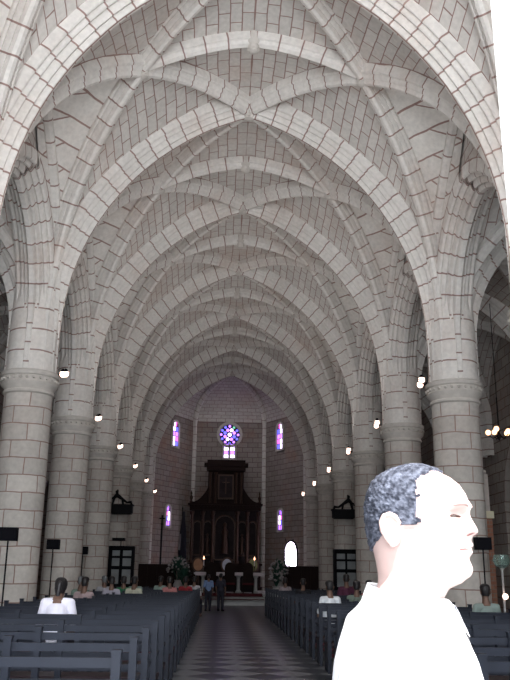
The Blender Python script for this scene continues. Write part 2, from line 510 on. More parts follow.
# aisles: vault webs, transverse ribs, outer walls
XO = 10.6
XM = (HC + XO) / 2 + .05
def aprof(t):  # pointed profile, t 0..1
    t = min(abs(t), 1)
    R_ = 1.4; c = .4
    return math.sqrt(max(R_ * R_ - (t + c) ** 2, 0)) / math.sqrt(R_ * R_ - c * c)
for sx, nm in ((-1, 'ceiling_left_aisle'), (1, 'ceiling_right_aisle')):
    b_ = MB()
    for i in BAYS:
        ym = TY(i) + BAY / 2
        rows, uvs = [], []
        for a in range(21):
            tx = math.sin(PI / 2 * (a / 10 - 1))
            r, u = [], []
            for c in range(21):
                ty = math.sin(PI / 2 * (c / 10 - 1))
                A1, B1 = aprof(tx), aprof(ty)
                z = ZS + 3.75 * max(A1, B1) + .1 * (1 - max(A1, B1))
                r.append((sx * (XM + tx * (XO - HC) / 2), ym + ty * BAY / 2, z))
                u.append((ym + ty * BAY / 2, tx * 3.2))
            rows.append(r); uvs.append(u)
        b_.grid(rows, uvs)
    ac = b_.build(nm, m_web, smooth=True)
    tag(ac, 'ribbed stone vault over the %s aisle' % nm.split('_')[1], 'vault', kind='structure')
    for i in range(-2, 6):
        b_ = MB()
        hs = (XO - HC) / 2 - .62
        for sg in (-1, 1):
            pts = [(sx * XM + sg * hs, TY(i), 6.34 + .3 * k) for k in range(4)]
            h = 3.3; R_ = (h * h + hs * hs) / (2 * hs); c = R_ - hs; thm = math.acos(c / R_)
            for k in range(17):
                th = thm * k / 16
                pts.append((sx * XM + sg * (-c + R_ * math.cos(th)), TY(i), ZS + R_ * math.sin(th)))
            sweep(b_, pts, Vector((-sg, 0, 0)).cross(Vector((0, 0, 1))), T_PROF, vscale=2)
        b_.build('transverse_arch', m_arch, ac, smooth=True)
    for i in range(-2, 5):
        ym = TY(i) + BAY / 2
        for (ax, ay) in ((-1, -1), (1, -1), (1, 1), (-1, 1)):
            b_ = MB(); pts = []
            for k in range(15):
                t = math.cos(PI / 2 * k / 14)
                z = ZS + 3.75 * aprof(t) - .25
                if k == 0: pts.append(Vector((sx * XM + ax * .92 * (XO - HC) / 2, ym + ay * .92 * BAY / 2, 6.4)))
                t2 = min(t, .92)
                pts.append(Vector((sx * XM + ax * t2 * (XO - HC) / 2, ym + ay * t2 * BAY / 2, z)))
            d = Vector((-ax * (XO - HC), -ay * BAY, 0)).normalized()
            sweep(b_, pts, d.cross(Vector((0, 0, 1))), S_PROF)
            b_.build('rib', m_rib, ac, smooth=True)

# outer aisle walls with arched chapel openings
def arched_wall(name, x, sx, label):
    b_ = MB()
    ow, zsp, zap = 1.9, 4.4, 7.0
    def zo(y):
        a = ow; h = zap - zsp; R_ = (h * h + a * a) / (2 * a); c = R_ - a
        return zsp + math.sqrt(max(R_ * R_ - (abs(y) + c) ** 2, 0)) if abs(y) < a else 0
    for i in BAYS:
        ym = TY(i) + BAY / 2
        # side piers
        for sg in (-1, 1):
            ya, yb = ym + sg * ow, ym + sg * BAY / 2
            b_.quad([(x, ya, 0), (x, yb, 0), (x, yb, 12), (x, ya, 12)], [(ya, 0), (yb, 0), (yb, 12), (ya, 12)])
            b_.quad([(x, ya, 0), (x + sx * .7, ya, 0), (x + sx * .7, ya, zsp), (x, ya, zsp)], [(0, 0), (.7, 0), (.7, zsp), (0, zsp)])
        ys = [-ow + 2 * ow * k / 20 for k in range(21)]
        lo = [(x, ym + y, max(zo(y), zsp)) for y in ys]; hi = [(x, ym + y, 12) for y in ys]
        b_.grid([lo, hi], [[(p[1], p[2]) for p in lo], [(p[1], p[2]) for p in hi]])
        lo2 = [(x + sx * .7, p[1], p[2]) for p in lo]
        b_.grid([lo, lo2], [[(p[2], 0) for p in lo], [(p[2], .7) for p in lo]])
        # chapel box behind
        X2 = x + sx * 3.2
        for yy in (ym - 2.6, ym + 2.6):
            b_.quad([(x + sx * .69, yy, 0), (X2, yy, 0), (X2, yy, 8), (x + sx * .69, yy, 8)], [(0, 0), (2.5, 0), (2.5, 8), (0, 8)])
        b_.quad([(X2, ym - 2.6, 0), (X2, ym + 2.6, 0), (X2, ym + 2.6, 8), (X2, ym - 2.6, 8)], [(0, 0), (5.2, 0), (5.2, 8), (0, 8)])
        b_.quad([(x, ym - 3, 8), (X2, ym - 3, 8), (X2, ym + 3, 8), (x, ym + 3, 8)], [(0, 0), (3, 0), (3, 6), (0, 6)])
        b_.quad([(x, ym - 3, 0.001), (X2, ym - 3, 0.001), (X2, ym + 3, 0.001), (x, ym + 3, 0.001)], [(0, 0), (3, 0), (3, 6), (0, 6)])
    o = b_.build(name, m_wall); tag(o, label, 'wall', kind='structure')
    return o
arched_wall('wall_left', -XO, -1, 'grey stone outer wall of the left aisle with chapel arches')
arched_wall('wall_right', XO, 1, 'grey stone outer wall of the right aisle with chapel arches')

# floor
mb = MB(); mb.quad([(-14, -8, 0), (14, -8, 0), (14, 62, 0), (-14, 62, 0)], [(-14, -8), (14, -8), (14, 62), (-14, 62)])
tag(mb.build('floor', m_floor), 'grey and dark diamond checkered marble floor', 'floor', kind='structure')

# west wall with tall portal (behind the camera)
mb = MB()
for sx in (-1, 1): mb.box((sx * 8.3, -1.2, 7.6), (11.4, .5, 15.2))
mb.box((0, -1.2, 12), (5.4, .5, 6.6))
for sx in (-1, 1): mb.box((sx * 10.7, .2, 13), (6, 3, .3))
tag(mb.build('wall_west', m_wall), 'stone entrance wall with tall open portal', 'wall', kind='structure')
# opened white door leaf to the right of the camera
mb = MB()
e0, e1 = Vector((.428, 2.5, 0)), Vector((1.55, 1.35, 0))
dd = (e1 - e0); ang = math.atan2(dd.y, dd.x); cc = (e0 + e1) / 2
nn = Vector((-dd.y, dd.x, 0)).normalized()
cc2 = cc + nn * .045
mb.box((cc2.x, cc2.y, 3), (dd.length, .09, 6), ang)
for zc in (.9, 2.5, 4.1, 5.3):
    q = cc - nn * .012
    mb.box((q.x, q.y, zc), (dd.length * .7, .03, 1.0), ang)
tag(mb.build('door_1', m_white), 'white painted open door leaf at the right edge', 'door', kind='structure')

# ------------------------------------------------------------------ apse
AP = [(-5.2, 51.4), (-5.2, 54.0), (-2.6, 58.8), (2.6, 58.8), (5.2, 54.0), (5.2, 51.4)]
mb = MB(); u = 0
for k in range(5):
    a, b2 = AP[k], AP[k + 1]; L_ = math.hypot(b2[0] - a[0], b2[1] - a[1])
    mb.quad([(a[0], a[1], 0), (b2[0], b2[1], 0), (b2[0], b2[1], 12.3), (a[0], a[1], 12.3)], [(u, 0), (u + L_, 0), (u + L_, 12.3), (u, 12.3)])
    u += L_
# flat east ends of the aisles
for sx in (-1, 1):
    mb.quad([(sx * 5.2, 51.7, 0), (sx * 14, 51.7, 0), (sx * 14, 51.7, 15), (sx * 5.2, 51.7, 15)], [(0, 0), (9, 0), (9, 15), (0, 15)])
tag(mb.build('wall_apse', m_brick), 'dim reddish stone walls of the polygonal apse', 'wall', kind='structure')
mb = MB()
top = (0, 54, 15.0)
for k in range(5):
    a, b2 = AP[k], AP[k + 1]
    rows, uvs = [], []
    for i in range(9):
        t = i / 8; q = math.sin(PI / 2 * t)
        r = []; uu = []
        for j in range(5):
            px = a[0] + (b2[0] - a[0]) * j / 4; py = a[1] + (b2[1] - a[1]) * j / 4
            r.append((px + (top[0] - px) * (1 - math.cos(PI / 2 * t)), py + (top[1] - py) * (1 - math.cos(PI / 2 * t)), 12.3 + (top[2] - 12.3) * q))
            uu.append((j * 1.2 + k * 5, t * 5))
        rows.append(r); uvs.append(uu)
    mb.grid(rows, uvs)
mb.quad([(-5.2, 51.4, 15), (5.2, 51.4, 15), (0, 54.2, 15), (0, 54.2, 15)][:3], [(0, 0), (10, 0), (5, 3)])
apc = mb.build('ceiling_apse', m_web, smooth=True); tag(apc, 'faceted stone vault over the apse', 'vault', kind='structure')
for k in range(1, 5):
    a = AP[k]; d = (Vector((0, 54, 0)) - Vector((a[0], a[1], 0))).normalized()
    pts = [Vector((a[0], a[1], .1)) , Vector((a[0], a[1], 6)), Vector((a[0], a[1], 11.5))]
    for i in range(9):
        t = i / 8
        pts.append(Vector((a[0] + (0 - a[0]) * (1 - math.cos(PI / 2 * t)), a[1] + (54 - a[1]) * (1 - math.cos(PI / 2 * t)), 12.2 + 2.6 * math.sin(PI / 2 * t) - .15)))
    pts = [p + d * .25 for p in pts]
    b_ = MB(); sweep(b_, pts, d.cross(Vector((0, 0, 1))), S_PROF)
    b_.build('rib', m_rib, apc, smooth=True)

# apse windows : stone lining + lead + glowing panes
def pane_mat(name, c, s): return mat(name, c, .4, emit=s)
P_V = pane_mat('violet_pane', (.42, .16, 1), 2.2)
P_W = pane_mat('white_pane', (.85, .72, 1), 3)
P_B = pane_mat('blue_pane', (.12, .12, .9), 1.6)
P_G = pane_mat('green_pane', (.12, .5, .3), 1)
P_M = pane_mat('magenta_pane', (.9, .12, .6), 1.8)
def lancet(no, loc, rz, w, h, label, tone=0):
    """local: x across, z up, faces -y"""
    root = thing('window_%d' % no, label, 'window', loc, rz)
    root['kind'] = 'structure'; del root['category']
    def outline(ww, hh, n=10):
        pts = [(-ww / 2, -hh / 2), (ww / 2, -hh / 2)]
        zc = hh / 2 - ww / 2
        for k in range(n + 1):
            t = PI * k / n; pts.append((ww / 2 * math.cos(t), zc + ww / 2 * math.sin(t)))
        return pts
    o1, o2 = outline(w + .3, h + .3), outline(w, h)
    b_ = MB()
    rows = [[(x, -.02, z) for x, z in o1], [(x, -.12, z) for x, z in o1], [(x, -.12, z) for x, z in o2], [(x, .02, z) for x, z in o2]]
    b_.grid(rows, None, close=True); b_.build('window_frame', m_cap, root)
    b_ = MB(); b_.quad([(x, -.03, z) for x, z in o2]); b_.build('lead_came', m_lead, root)
    b_ = MB()
    mats_ = [P_W, P_V, P_B, P_M, P_G]
    nr = max(3, int(h / .32))
    cols = 2 if w > .45 else 1
    for r in range(nr):
        for c in range(cols):
            b_.cur = [0, 1, 0, 2, 1, 3][(r * 2 + c * 3 + tone) % 6] if tone < 9 else 0
            cw = w / cols; ch = h / nr
            x0 = -w / 2 + cw * c + .03; x1 = x0 + cw - .06; z0 = -h / 2 + ch * r + .025; z1 = z0 + ch - .05
            if z1 > h / 2 - w / 2:
                k = max(.2, 1 - ((z1 - (h / 2 - w / 2)) / (w / 2)) ** 2) ** .5
                x0 = max(x0, -w / 2 * k); x1 = min(x1, w / 2 * k)
                if x1 - x0 < .04: continue
            b_.quad([(x0, -.045, z0), (x1, -.045, z0), (x1, -.045, z1), (x0, -.045, z1)])
    b_.build('window_pane', mats_, root)
    return root
# central traceried window
root = thing('window_1', 'round-headed violet stained glass window above the retable', 'window', (0, 58.78, 10.9))
root['kind'] = 'structure'; del root['category']
b_ = MB()
n = 24
rows = []
for (r, y) in ((.95, -.02), (.95, -.16), (.76, -.16), (.74, 0)):
    rows.append([(r * math.cos(2 * PI * k / n), y, .45 + r * math.sin(2 * PI * k / n)) for k in range(n)])
b_.grid(rows, None, close=True)
for x in (-.46, 0, .46): b_.box((x, -.09, -.72), (.1, .14, 1.2))
b_.box((0, -.09, -1.33), (1.05, .14, .1))
b_.build('window_frame', m_cap, root)
b_ = MB(); b_.lathe([(.001, 0), (.75, 0)], (0, 0, 0), 24, caps=False)
b_.v = [(x, -.03, .45 + y) for x, y, z in b_.v]
b_.quad([(-.45, -.03, -1.28), (.45, -.03, -1.28), (.45, -.03, -.2), (-.45, -.03, -.2)])
b_.build('lead_came', m_lead, root)
b_ = MB()
mats_ = [P_W, P_V, P_B, P_M, P_G]
def blob(cx, cz, r, mi, n=8, sz=1):
    b_.cur = mi; b_.quad([(cx + r * math.cos(2 * PI * k / n), -.05, cz + sz * r * math.sin(2 * PI * k / n)) for k in range(n)])
blob(0, .45, .14, 0)
for k in range(8):
    a = 2 * PI * k / 8 + PI / 8
    blob(.36 * math.cos(a), .45 + .36 * math.sin(a), .125, [1, 0, 1, 2][k % 4])
for k in range(12):
    a = 2 * PI * k / 12
    blob(.62 * math.cos(a), .45 + .62 * math.sin(a), .095, [2, 1, 4, 1][k % 4] if k in (2, 3, 4) else [1, 2][k % 2])
for sx in (-1, 1):
    for r in range(4):
        b_.cur = [0, 1, 0, 1][r]
        z0 = -1.24 + r * .26
        b_.quad([(sx * .23 - .15, -.05, z0), (sx * .23 + .15, -.05, z0), (sx * .23 + .15, -.05, z0 + .22), (sx * .23 - .15, -.05, z0 + .22)])
b_.build('window_pane', mats_, root)
# diagonal facets : unit vectors
def facet(sx, t, z, inset=.0):
    a = Vector((sx * 5.2, 54.0, 0)); b2 = Vector((sx * 2.6, 58.8, 0))
    p = a.lerp(b2, t)
    n_ = Vector((-sx * 4.8, -2.6, 0)).normalized()
    p += n_ * .02
    rz = math.atan2(n_.x, -n_.y)   # rotate local -y onto n_
    return (p.x, p.y, z), rz
loc, rz = facet(-1, .50, 10.95); lancet(2, loc, rz, .75, 1.7, 'narrow violet stained window high on the left apse wall', 0)
loc, rz = facet(1, .60, 11.0); lancet(3, loc, rz, .75, 1.8, 'narrow violet stained window high on the right apse wall', 3)
loc, rz = facet(-1, .40, 5.25); lancet(4, loc, rz, .5, 1.3, 'small violet window low on the left apse wall', 1)
loc, rz = facet(1, .58, 5.15); lancet(5, loc, rz, .5, 1.35, 'small pink window low on the right apse wall', 4)
loc, rz = facet(1, .34, 2.55)
root = thing('window_6', 'bright overexposed arched window beside the right aisle of the apse', 'window', loc, rz)
root['kind'] = 'structure'; del root['category']
b_ = MB()
def outl(w, h, n=10):
    pts = [(-w / 2, -h / 2), (w / 2, -h / 2)]
    for k in range(n + 1):
        t = PI * k / n; pts.append((w / 2 * math.cos(t), h / 2 - w / 2 + w / 2 * math.sin(t)))
    return pts
o1, o2 = outl(1.6, 2.45), outl(1.4, 2.25)
b_.grid([[(x, 0, z) for x, z in o1], [(x, -.1, z) for x, z in o1], [(x, -.1, z) for x, z in o2], [(x, .0, z) for x, z in o2]], None, close=True)
b_.build('window_frame', m_lead, root)
b_ = MB(); b_.quad([(x, -.03, z) for x, z in o2]); b_.build('window_pane', mat('bright_daylight_pane', (.93, .82, 1), .4, emit=9), root)

# ------------------------------------------------------------------ columns
def make_column(label):
    t = thing('column', label, 'column')
    b_ = MB(); b_.lathe([(.92, 0), (.92, .25), (.84, .3), (.86, .38), (.80, .48), (.67, .52), (.63, .6)], n=40); b_.build('base', m_cap, t, smooth=True)
    b_ = MB(); b_.lathe([(.605, .55), (.605, 3), (.60, 5.93)], n=40, uvr=.6366, caps=False); b_.build('shaft', m_shaft, t, smooth=True)
    b_ = MB()
    b_.lathe([(.59, 5.80), (.645, 5.84), (.645, 5.89), (.61, 5.92), (.63, 5.98), (.70, 6.04), (.715, 6.10), (.69, 6.13), (.685, 6.25), (.725, 6.28), (.735, 6.36), (.70, 6.40), (.5, 6.42)], n=40)
    for k in range(26):
        a = 2 * PI * k / 26
        b_.ball((.70 * math.cos(a), .70 * math.sin(a), 6.19), .048, 6)
    b_.build('capital', m_cap, t, smooth=True)
    b_ = MB(); b_.lathe([(.635, 6.36), (.625, 7.6), (.60, 8.6), (.45, 10.2)], n=40, uvr=.6366); b_.uv = [None if u_ is None else [(q[1] - 6.34, .5) for q in u_] for u_ in b_.uv]; b_.build('springer', m_rib, t, smooth=True)
    return t
ORD = ['first', 'second', 'third', 'fourth', 'fifth', 'sixth', 'seventh', 'eighth', 'ninth', 'tenth', 'eleventh', 'twelfth', 'thirteenth', 'fourteenth', 'fifteenth',
       'sixteenth', 'seventeenth', 'eighteenth', 'nineteenth', 'twentieth', 'twenty-first', 'twenty-second', 'twenty-third', 'twenty-fourth', 'twenty-fifth', 'twenty-sixth', 'twenty-seventh', 'twenty-eighth']
col0 = None
for sx, side in ((-1, 'left'), (1, 'right')):
    for i in range(-2, 6):
        lab = ('%s round stone column from the camera in the %s arcade' % (ORD[i], side)) if i >= 0 else \
              ('round stone column near the entrance on the %s, %s of the visible row' % (side, 'just before the start' if i == -1 else 'two before the start'))
        if i == 0: lab = 'largest round stone column at the %s edge, beaded capital' % side
        if col0 is None: col0 = make_column(lab); c = col0
        else: c = dup(col0, label=lab)
        c.location = (sx * HC, TY(i), 0)
        c['group'] = 'round stone columns of the %s arcade' % side

# ------------------------------------------------------------------ wall lamps on the capitals
def make_lamp(label):
    t = thing('wall_lamp', label, 'lamp')
    b_ = MB(); b_.tube([(-.34, 0, 0), (-.1, 0, .0), (0, 0, .03)], .02, 6); b_.box((-.1, 0, 0), (.04, .3, .04)); b_.build('bracket', m_black, t)
    for (dx, dy, dz) in ((0, -.13, .03), (.02, .13, .1)):
        b_ = MB(); b_.lathe([(.03, .12), (.07, .06), (.09, -.02), (.088, -.02), (.05, .04)], (dx, dy, dz), 10); shd = b_.build('lamp_shade', m_black, t)
        b_ = MB(); b_.ball((dx, dy, dz - .01), .088, 10, sz=1.15); b_.build('bulb', m_lamp, shd, smooth=True)
    return t
l0 = None
for sx, side in ((-1, 'left'), (1, 'right')):
    for i in range(-2, 6):
        # capital lamps' light thrown up at the vault; entrance pairs added without fixtures
        lamp('spot_beam', 'SPOT', (sx * (HC - 1.15), TY(i) + .35, 6.85), (110, 120, 140, 175, 170, 130, 60, 15)[i + 2], (1, .975, .965), direction=(-sx * .55, -.1, 1), spot_size=2.6, spot_blend=1, shadow_soft_size=.25)
        if i < 0: continue
        lab = 'small glowing twin spot lamp on the capital of the %s %s column' % (ORD[i], side)
        if l0 is None: l0 = make_lamp(lab); l = l0
        else: l = dup(l0, label=lab)
        l.location = (sx * (HC - .76), TY(i) + .4, 6.48)
        l.rotation_euler = (0, 0, 0 if sx < 0 else PI)
        l['group'] = 'spot lamps on the capitals'

# ------------------------------------------------------------------ pews
def make_pew(label):
    """local: x 0..-3.15 away from the centre aisle, people face +y"""
    t = thing('pew', label, 'pew')
    L_ = 3.15
    for (z, h, nm) in ((.95, .066, 0), (.68, .05, 0), (.54, .06, 0)):
        b_ = MB(); b_.box((-L_ / 2, .01, z), (L_, .03, h)); b_.build('back_rail', m_pew, t)
    b_ = MB(); b_.box((-L_ / 2, .24, .44), (L_, .42, .035)); b_.box((-L_ / 2, .43, .40), (L_, .03, .06)); b_.build('seat', m_seat, t)
    for k in range(4):
        b_ = MB(); b_.box((-.035 - k * (L_ - .07) / 3, 0, .51), (.062, .07, 1.02)); b_.box((-.035 - k * (L_ - .07) / 3, 0, 1.025), (.072, .08, .02)); b_.build('post', m_pew, t)
    for k in range(2):
        b_ = MB(); x = -.035 - k * (L_ - .07)
        b_.box((x, .24, .22), (.05, .40, .40)); b_.box((x, .22, .68), (.055, .42, .04)); b_.box((x, .40, .54), (.045, .045, .25)); b_.build('end_panel', m_pew, t)
    b_ = MB(); b_.box((-L_ / 2, -.22, .19), (L_ - .2, .16, .05)); b_.build('kneeler', m_pewred, t)
    return t
PEWY = [5.95 + 1.16 * k for k in range(24)]
p0 = None
for sx, side in ((-1, 'left'), (1, 'right')):
    for k, y in enumerate(PEWY):
        lab = 'dark varnished slatted pew, %s row from the camera in the %s block' % (ORD[k], side)
        if p0 is None: p0 = make_pew(lab); p = p0
        else: p = dup(p0, label=lab)
        xo = -1.19 if sx < 0 else 1.28 + 3.15
        p.location = (xo, y, 0)
        p['group'] = 'pews of the %s block' % side

# ------------------------------------------------------------------ sanctuary
mb = MB()
mb.box((0, 48.6, .14), (9.2, 11.5, .28)); mb.box((0, 49.2, .34), (8.6, 10, .12)); mb.box((0, 49.6, .46), (7.6, 9, .12))
tag(mb.build('floor_dais', m_marble), 'pale marble stepped dais of the sanctuary', 'dais', kind='structure')
mb = MB(); mb.box((0, 42.8, .295), (3.6, 1.0, .02)); mb.box((0, 44.15, .41), (3.6, .9, .02)); mb.box((0, 44.66, .45), (3.6, .06, .14)); mb.box((0, 45.2, .53), (3.6, 1.0, .02))
tag(mb.build('carpet', m_carpet), 'dark red carpet on the altar steps', 'carpet')
t = thing('altar_table', 'long altar table with pale cloth at the end of the aisle', 'altar', (.05, 46.3, .52))
b_ = MB(); b_.box((0, 0, 1.02), (3.9, 1.0, .1)); b_.build('table_top', m_marble, t)
b_ = MB(); b_.box((0, -.02, 1.085), (3.75, 1.06, .02)); b_.box((0, -.55, 1.0), (3.75, .02, .18)); b_.build('altar_cloth', m_cloth, t)
for x in (-1.45, -.5, .5, 1.45):
    b_ = MB(); b_.lathe([(.16, 0), (.16, .1), (.1, .16), (.09, .8), (.15, .9), (.17, .97)], (x, 0, 0), 12); b_.build('leg', m_marble, t, smooth=True)
b_ = MB(); b_.box((0, .2, .5), (3.2, .1, .9)); b_.build('rear_panel', m_darkp, t)
for x, nm in ((-1.4, 'left'), (1.45, 'right')):
    t = thing('candlestick', 'lit candle on stand at the %s end of the altar' % nm, 'candle', (x, 46.9, .52), group='altar candles')
    b_ = MB(); b_.lathe([(.14, 0), (.12, .05), (.03, .1), (.025, 1.35), (.07, 1.4), (.07, 1.44)], n=10); b_.build('stand', m_gold, t, smooth=True)
    b_ = MB(); b_.lathe([(.03, 1.44), (.03, 1.75)], n=8); b_.build('candle', m_cloth, t)
    b_ = MB(); b_.lathe([(.015, 1.76), (.05, 1.83), (.004, 1.97)], n=8); b_.build('flame', m_lampw, t)
# chairs behind / in front of the altar
def make_chair(label):
    t = thing('altar_chair', label, 'chair')
    b_ = MB(); b_.box((0, 0, .48), (.6, .5, .1)); b_.build('seat', m_carpet, t)
    b_ = MB(); b_.box((0, .24, .95), (.55, .06, .8)); b_.lathe([(.27, -.03), (.27, .03)], (0, 0, 0), 16)
    b_.v[-32:] = [(x, .24 + z, 1.33 + y) for x, y, z in b_.v[-32:]]; b_.build('backrest', m_retable, t)
    for sx in (-1, 1):
        for sy in (-1, 1):
            b_ = MB(); b_.box((sx * .26, sy * .2, .22), (.06, .06, .44)); b_.build('leg', m_retable, t)
        b_ = MB(); b_.box((sx * .28, 0, .72), (.06, .46, .05)); b_.box((sx * .28, -.2, .6), (.05, .05, .22)); b_.build('armrest', m_retable, t)
    return t
ch = make_chair('carved dark chair left of centre before the altar')
ch.location = (-.95, 45.2, .54); ch['group'] = 'chairs before the altar'
for x, l in ((.05, 'carved dark chair in the centre before the altar'), (1.05, 'carved dark chair right of centre before the altar')):
    dup(ch, (x, 45.2, .54), label=l)

# retable
t = thing('retable', 'tall dark carved wooden retable against the apse wall', 'retable', (-.2, 57.5, .5))
def P(mbx, name, m=m_retable, parent=None, smooth=False): return mbx.build(name, m, parent or t, smooth=smooth)
b_ = MB(); b_.box((0, 0, .8), (5.0, .9, 1.6)); b_.box((0, -.1, 1.65), (5.2, 1.1, .14)); b_.box((0, -.05, .1), (5.2, 1.1, .2)); P(b_, 'predella')
b_ = MB(); b_.box((0, .25, 3.7), (4.7, .4, 4.2)); P(b_, 'back_panel', m_darkp)
for x in (-2.3, -1.55, -.85, .85, 1.55, 2.3):
    b_ = MB(); b_.lathe([(.15, 1.72), (.15, 1.85), (.10, 1.92), (.115, 2.6), (.10, 4.9), (.14, 5.0), (.17, 5.2)], (x, -.25, 0), 12)
    for k in range(14):
        b_.ball((x + .09 * math.cos(k * 1.3), -.25 + .09 * math.sin(k * 1.3), 2.0 + k * .2), .045, 6)
    P(b_, 'column', m_gold, smooth=True)
b_ = MB(); b_.box((0, -.05, 5.45), (4.95, .9, .35)); b_.box((0, -.1, 5.68), (5.2, 1.05, .12))
for k in range(22): b_.box((-2.4 + k * .228, -.57, 5.55), (.09, .1, .1))
P(b_, 'entablature')
# central niche with statue, side niches
for x, w, z0, h in ((0, 1.3, 2.0, 2.9), (-1.2, .5, 2.3, 2.2), (1.2, .5, 2.3, 2.2), (-1.93, .45, 2.3, 2.2), (1.93, .45, 2.3, 2.2)):
    oi = [(x + a, z + z0 + h / 2) for a, z in outl(w, h)]; oo = [(x + a, z + z0 + h / 2) for a, z in outl(w + .18, h + .18)]
    b_ = MB(); b_.grid([[(a, 0, z) for a, z in oo], [(a, -.1, z) for a, z in oo], [(a, -.1, z) for a, z in oi], [(a, .04, z) for a, z in oi]], None, close=True)
    P(b_, 'niche_frame', m_gold)
for x, s in ((0, 1.25), (-1.2, .8), (1.2, .8)):
    b_ = MB(); b_.lathe([(.22 * s, 0), (.2 * s, .3 * s), (.13 * s, .9 * s), (.19 * s, 1.2 * s), (.07 * s, 1.42 * s), (.11 * s, 1.52 * s), (.1 * s, 1.62 * s), (.02, 1.7 * s)], (x, -.12, 2.35), 12); P(b_, 'statue', m_gold, smooth=True)
b_ = MB(); b_.box((0, .05, 6.9), (2.5, .6, 2.4)); P(b_, 'upper_panel')
for x in (-1.1, -.72, .72, 1.1):
    b_ = MB(); b_.lathe([(.1, 5.75), (.08, 5.9), (.085, 7.7), (.13, 7.9)], (x, -.32, 0), 10); P(b_, 'column', m_gold, smooth=True)
b_ = MB(); b_.box((0, -.33, 6.9), (1.1, .12, 1.7)); P(b_, 'picture_frame', m_gold)
b_ = MB(); b_.box((0, -.40, 6.9), (.9, .04, 1.5)); P(b_, 'picture', m_darkp)
b_ = MB(); b_.box((0, -.44, 6.95), (.07, .05, 1.1)); b_.box((0, -.44, 7.2), (.5, .05, .07)); P(b_, 'cross', m_gold)
b_ = MB(); b_.box((0, -.05, 8.2), (2.75, .9, .3)); b_.box((0, -.05, 8.45), (3.1, 1.0, .2)); b_.box((0, -.05, 8.66), (2.7, .8, .22)); P(b_, 'cornice')
for sx in (-1, 1):
    b_ = MB()
    rows = []
    n = 10; top_, bot = [], []
    for k in range(n + 1):
        a = k / n; x = 1.25 + a * 1.15; z = 5.74 + 1.0 * (1 - a) ** 2.2 + .1
        top_.append((sx * x, z)); bot.append((sx * x, 5.74))
    b_.grid([[(x, -.2, z) for x, z in bot], [(x, -.2, z) for x, z in top_], [(x, .2, z) for x, z in top_], [(x, .2, z) for x, z in bot]])
    P(b_, 'volute')
    b_ = MB(); b_.lathe([(.1, 5.74), (.14, 5.85), (.06, 5.95), (.12, 6.15), (.04, 6.35), (.07, 6.45), (.01, 6.65)], (sx * 2.4, 0, 0), 10); P(b_, 'finial', m_gold, smooth=True)
# three pictures / reliquaries glowing at the foot
for x, nm, mm in ((-1.95, 'left', m_lampw), (0.0, 'centre', m_cloth), (1.75, 'right', None)):
    tt = thing('framed_image', 'small oval gilt image at the %s foot of the retable' % nm, 'picture', (x, 56.6, 1.2), group='gilt images at the foot of the retable')
    b_ = MB(); b_.lathe([(.42, -.04), (.42, .04), (.32, .04), (.32, -.0)], n=20, sy=1.0); b_.v = [(x_, -z_, .9 + y_ * 1.25) for x_, y_, z_ in b_.v]; b_.build('frame', m_gold, tt, smooth=True)
    b_ = MB(); b_.lathe([(.001, 0), (.33, 0)], n=20, caps=False); b_.v = [(x_, -.03, .9 + y_ * 1.25) for x_, y_, z_ in b_.v]; b_.build('picture', mat('image_%s' % nm, {'left': (.35, .16, .07), 'centre': (.35, .37, .42), 'right': (.12, .13, .04)}[nm], .5, noise_amt=.6, noise_scale=3), tt)
    b_ = MB(); b_.lathe([(.25, -.68), (.2, -.6), (.06, -.5), (.05, .42)], n=10); b_.build('stand', m_gold, tt)

# flower arrangements / bushes beside the altar
def bouquet(label, loc, r, petals, seed, cat='plant', name='flower_arrangement', vase=m_marble):
    rnd = random.Random(seed)
    t = thing(name, label, cat, loc)
    b_ = MB(); b_.lathe([(.16, 0), (.22, .1), (.25, .4), (.16, .6), (.22, .66)], n=14); b_.build('vase', vase, t, smooth=True)
    b_ = MB()
    for k in range(150):
        a, e = rnd.uniform(0, 2 * PI), rnd.uniform(-.3, 1.4)
        q = r * rnd.uniform(.45, 1)
        c = Vector((q * math.cos(a) * math.cos(e), q * math.sin(a) * math.cos(e), .75 + r * .7 + q * math.sin(e)))
        d = Vector((math.cos(a) * math.cos(e), math.sin(a) * math.cos(e), math.sin(e))).normalized()
        s_ = d.cross(Vector((0, 0, 1))).normalized() if abs(d.z) < .99 else Vector((1, 0, 0))
        l_, w_ = .22 * r + .08, .05 * r + .03
        b_.quad([c - d * l_, c + s_ * w_, c + d * l_, c - s_ * w_])
    for k in range(26):
        a = rnd.uniform(0, 2 * PI); e = rnd.uniform(.1, 1.3)
        b_.tube([(0, 0, .6), (.4 * r * math.cos(a), .4 * r * math.sin(a), .75 + r * .5), (r * .8 * math.cos(a) * math.cos(e), r * .8 * math.sin(a) * math.cos(e), .75 + r * .7 + r * .8 * math.sin(e))], .012, 4)
    b_.build('foliage', m_leaf, t)
    if petals:
        b_ = MB()
        for k in range(70):
            a, e = rnd.uniform(0, 2 * PI), rnd.uniform(-.2, 1.5); q = r * rnd.uniform(.8, 1.05)
            b_.ball((q * math.cos(a) * math.cos(e), q * math.sin(a) * math.cos(e), .75 + r * .7 + q * math.sin(e)), .05 + .02 * rnd.random(), 6)
        b_.build('blossom', m_petal, t); t.children[-1]['kind'] = 'stuff'
    return t
bouquet('tall pale flower arrangement left of the altar', (-2.75, 45.6, .52), .62, True, 1)
bouquet('tall flower arrangement right of the altar', (2.75, 45.4, .52), .58, True, 2)
bouquet('dark green potted plant on the dais behind the left front pews', (-2.3, 42.6, .28), .42, False, 3, name='potted_plant')
bouquet('leafy pale flower bunch at the right foot of the altar', (2.45, 43.4, .28), .38, True, 4)

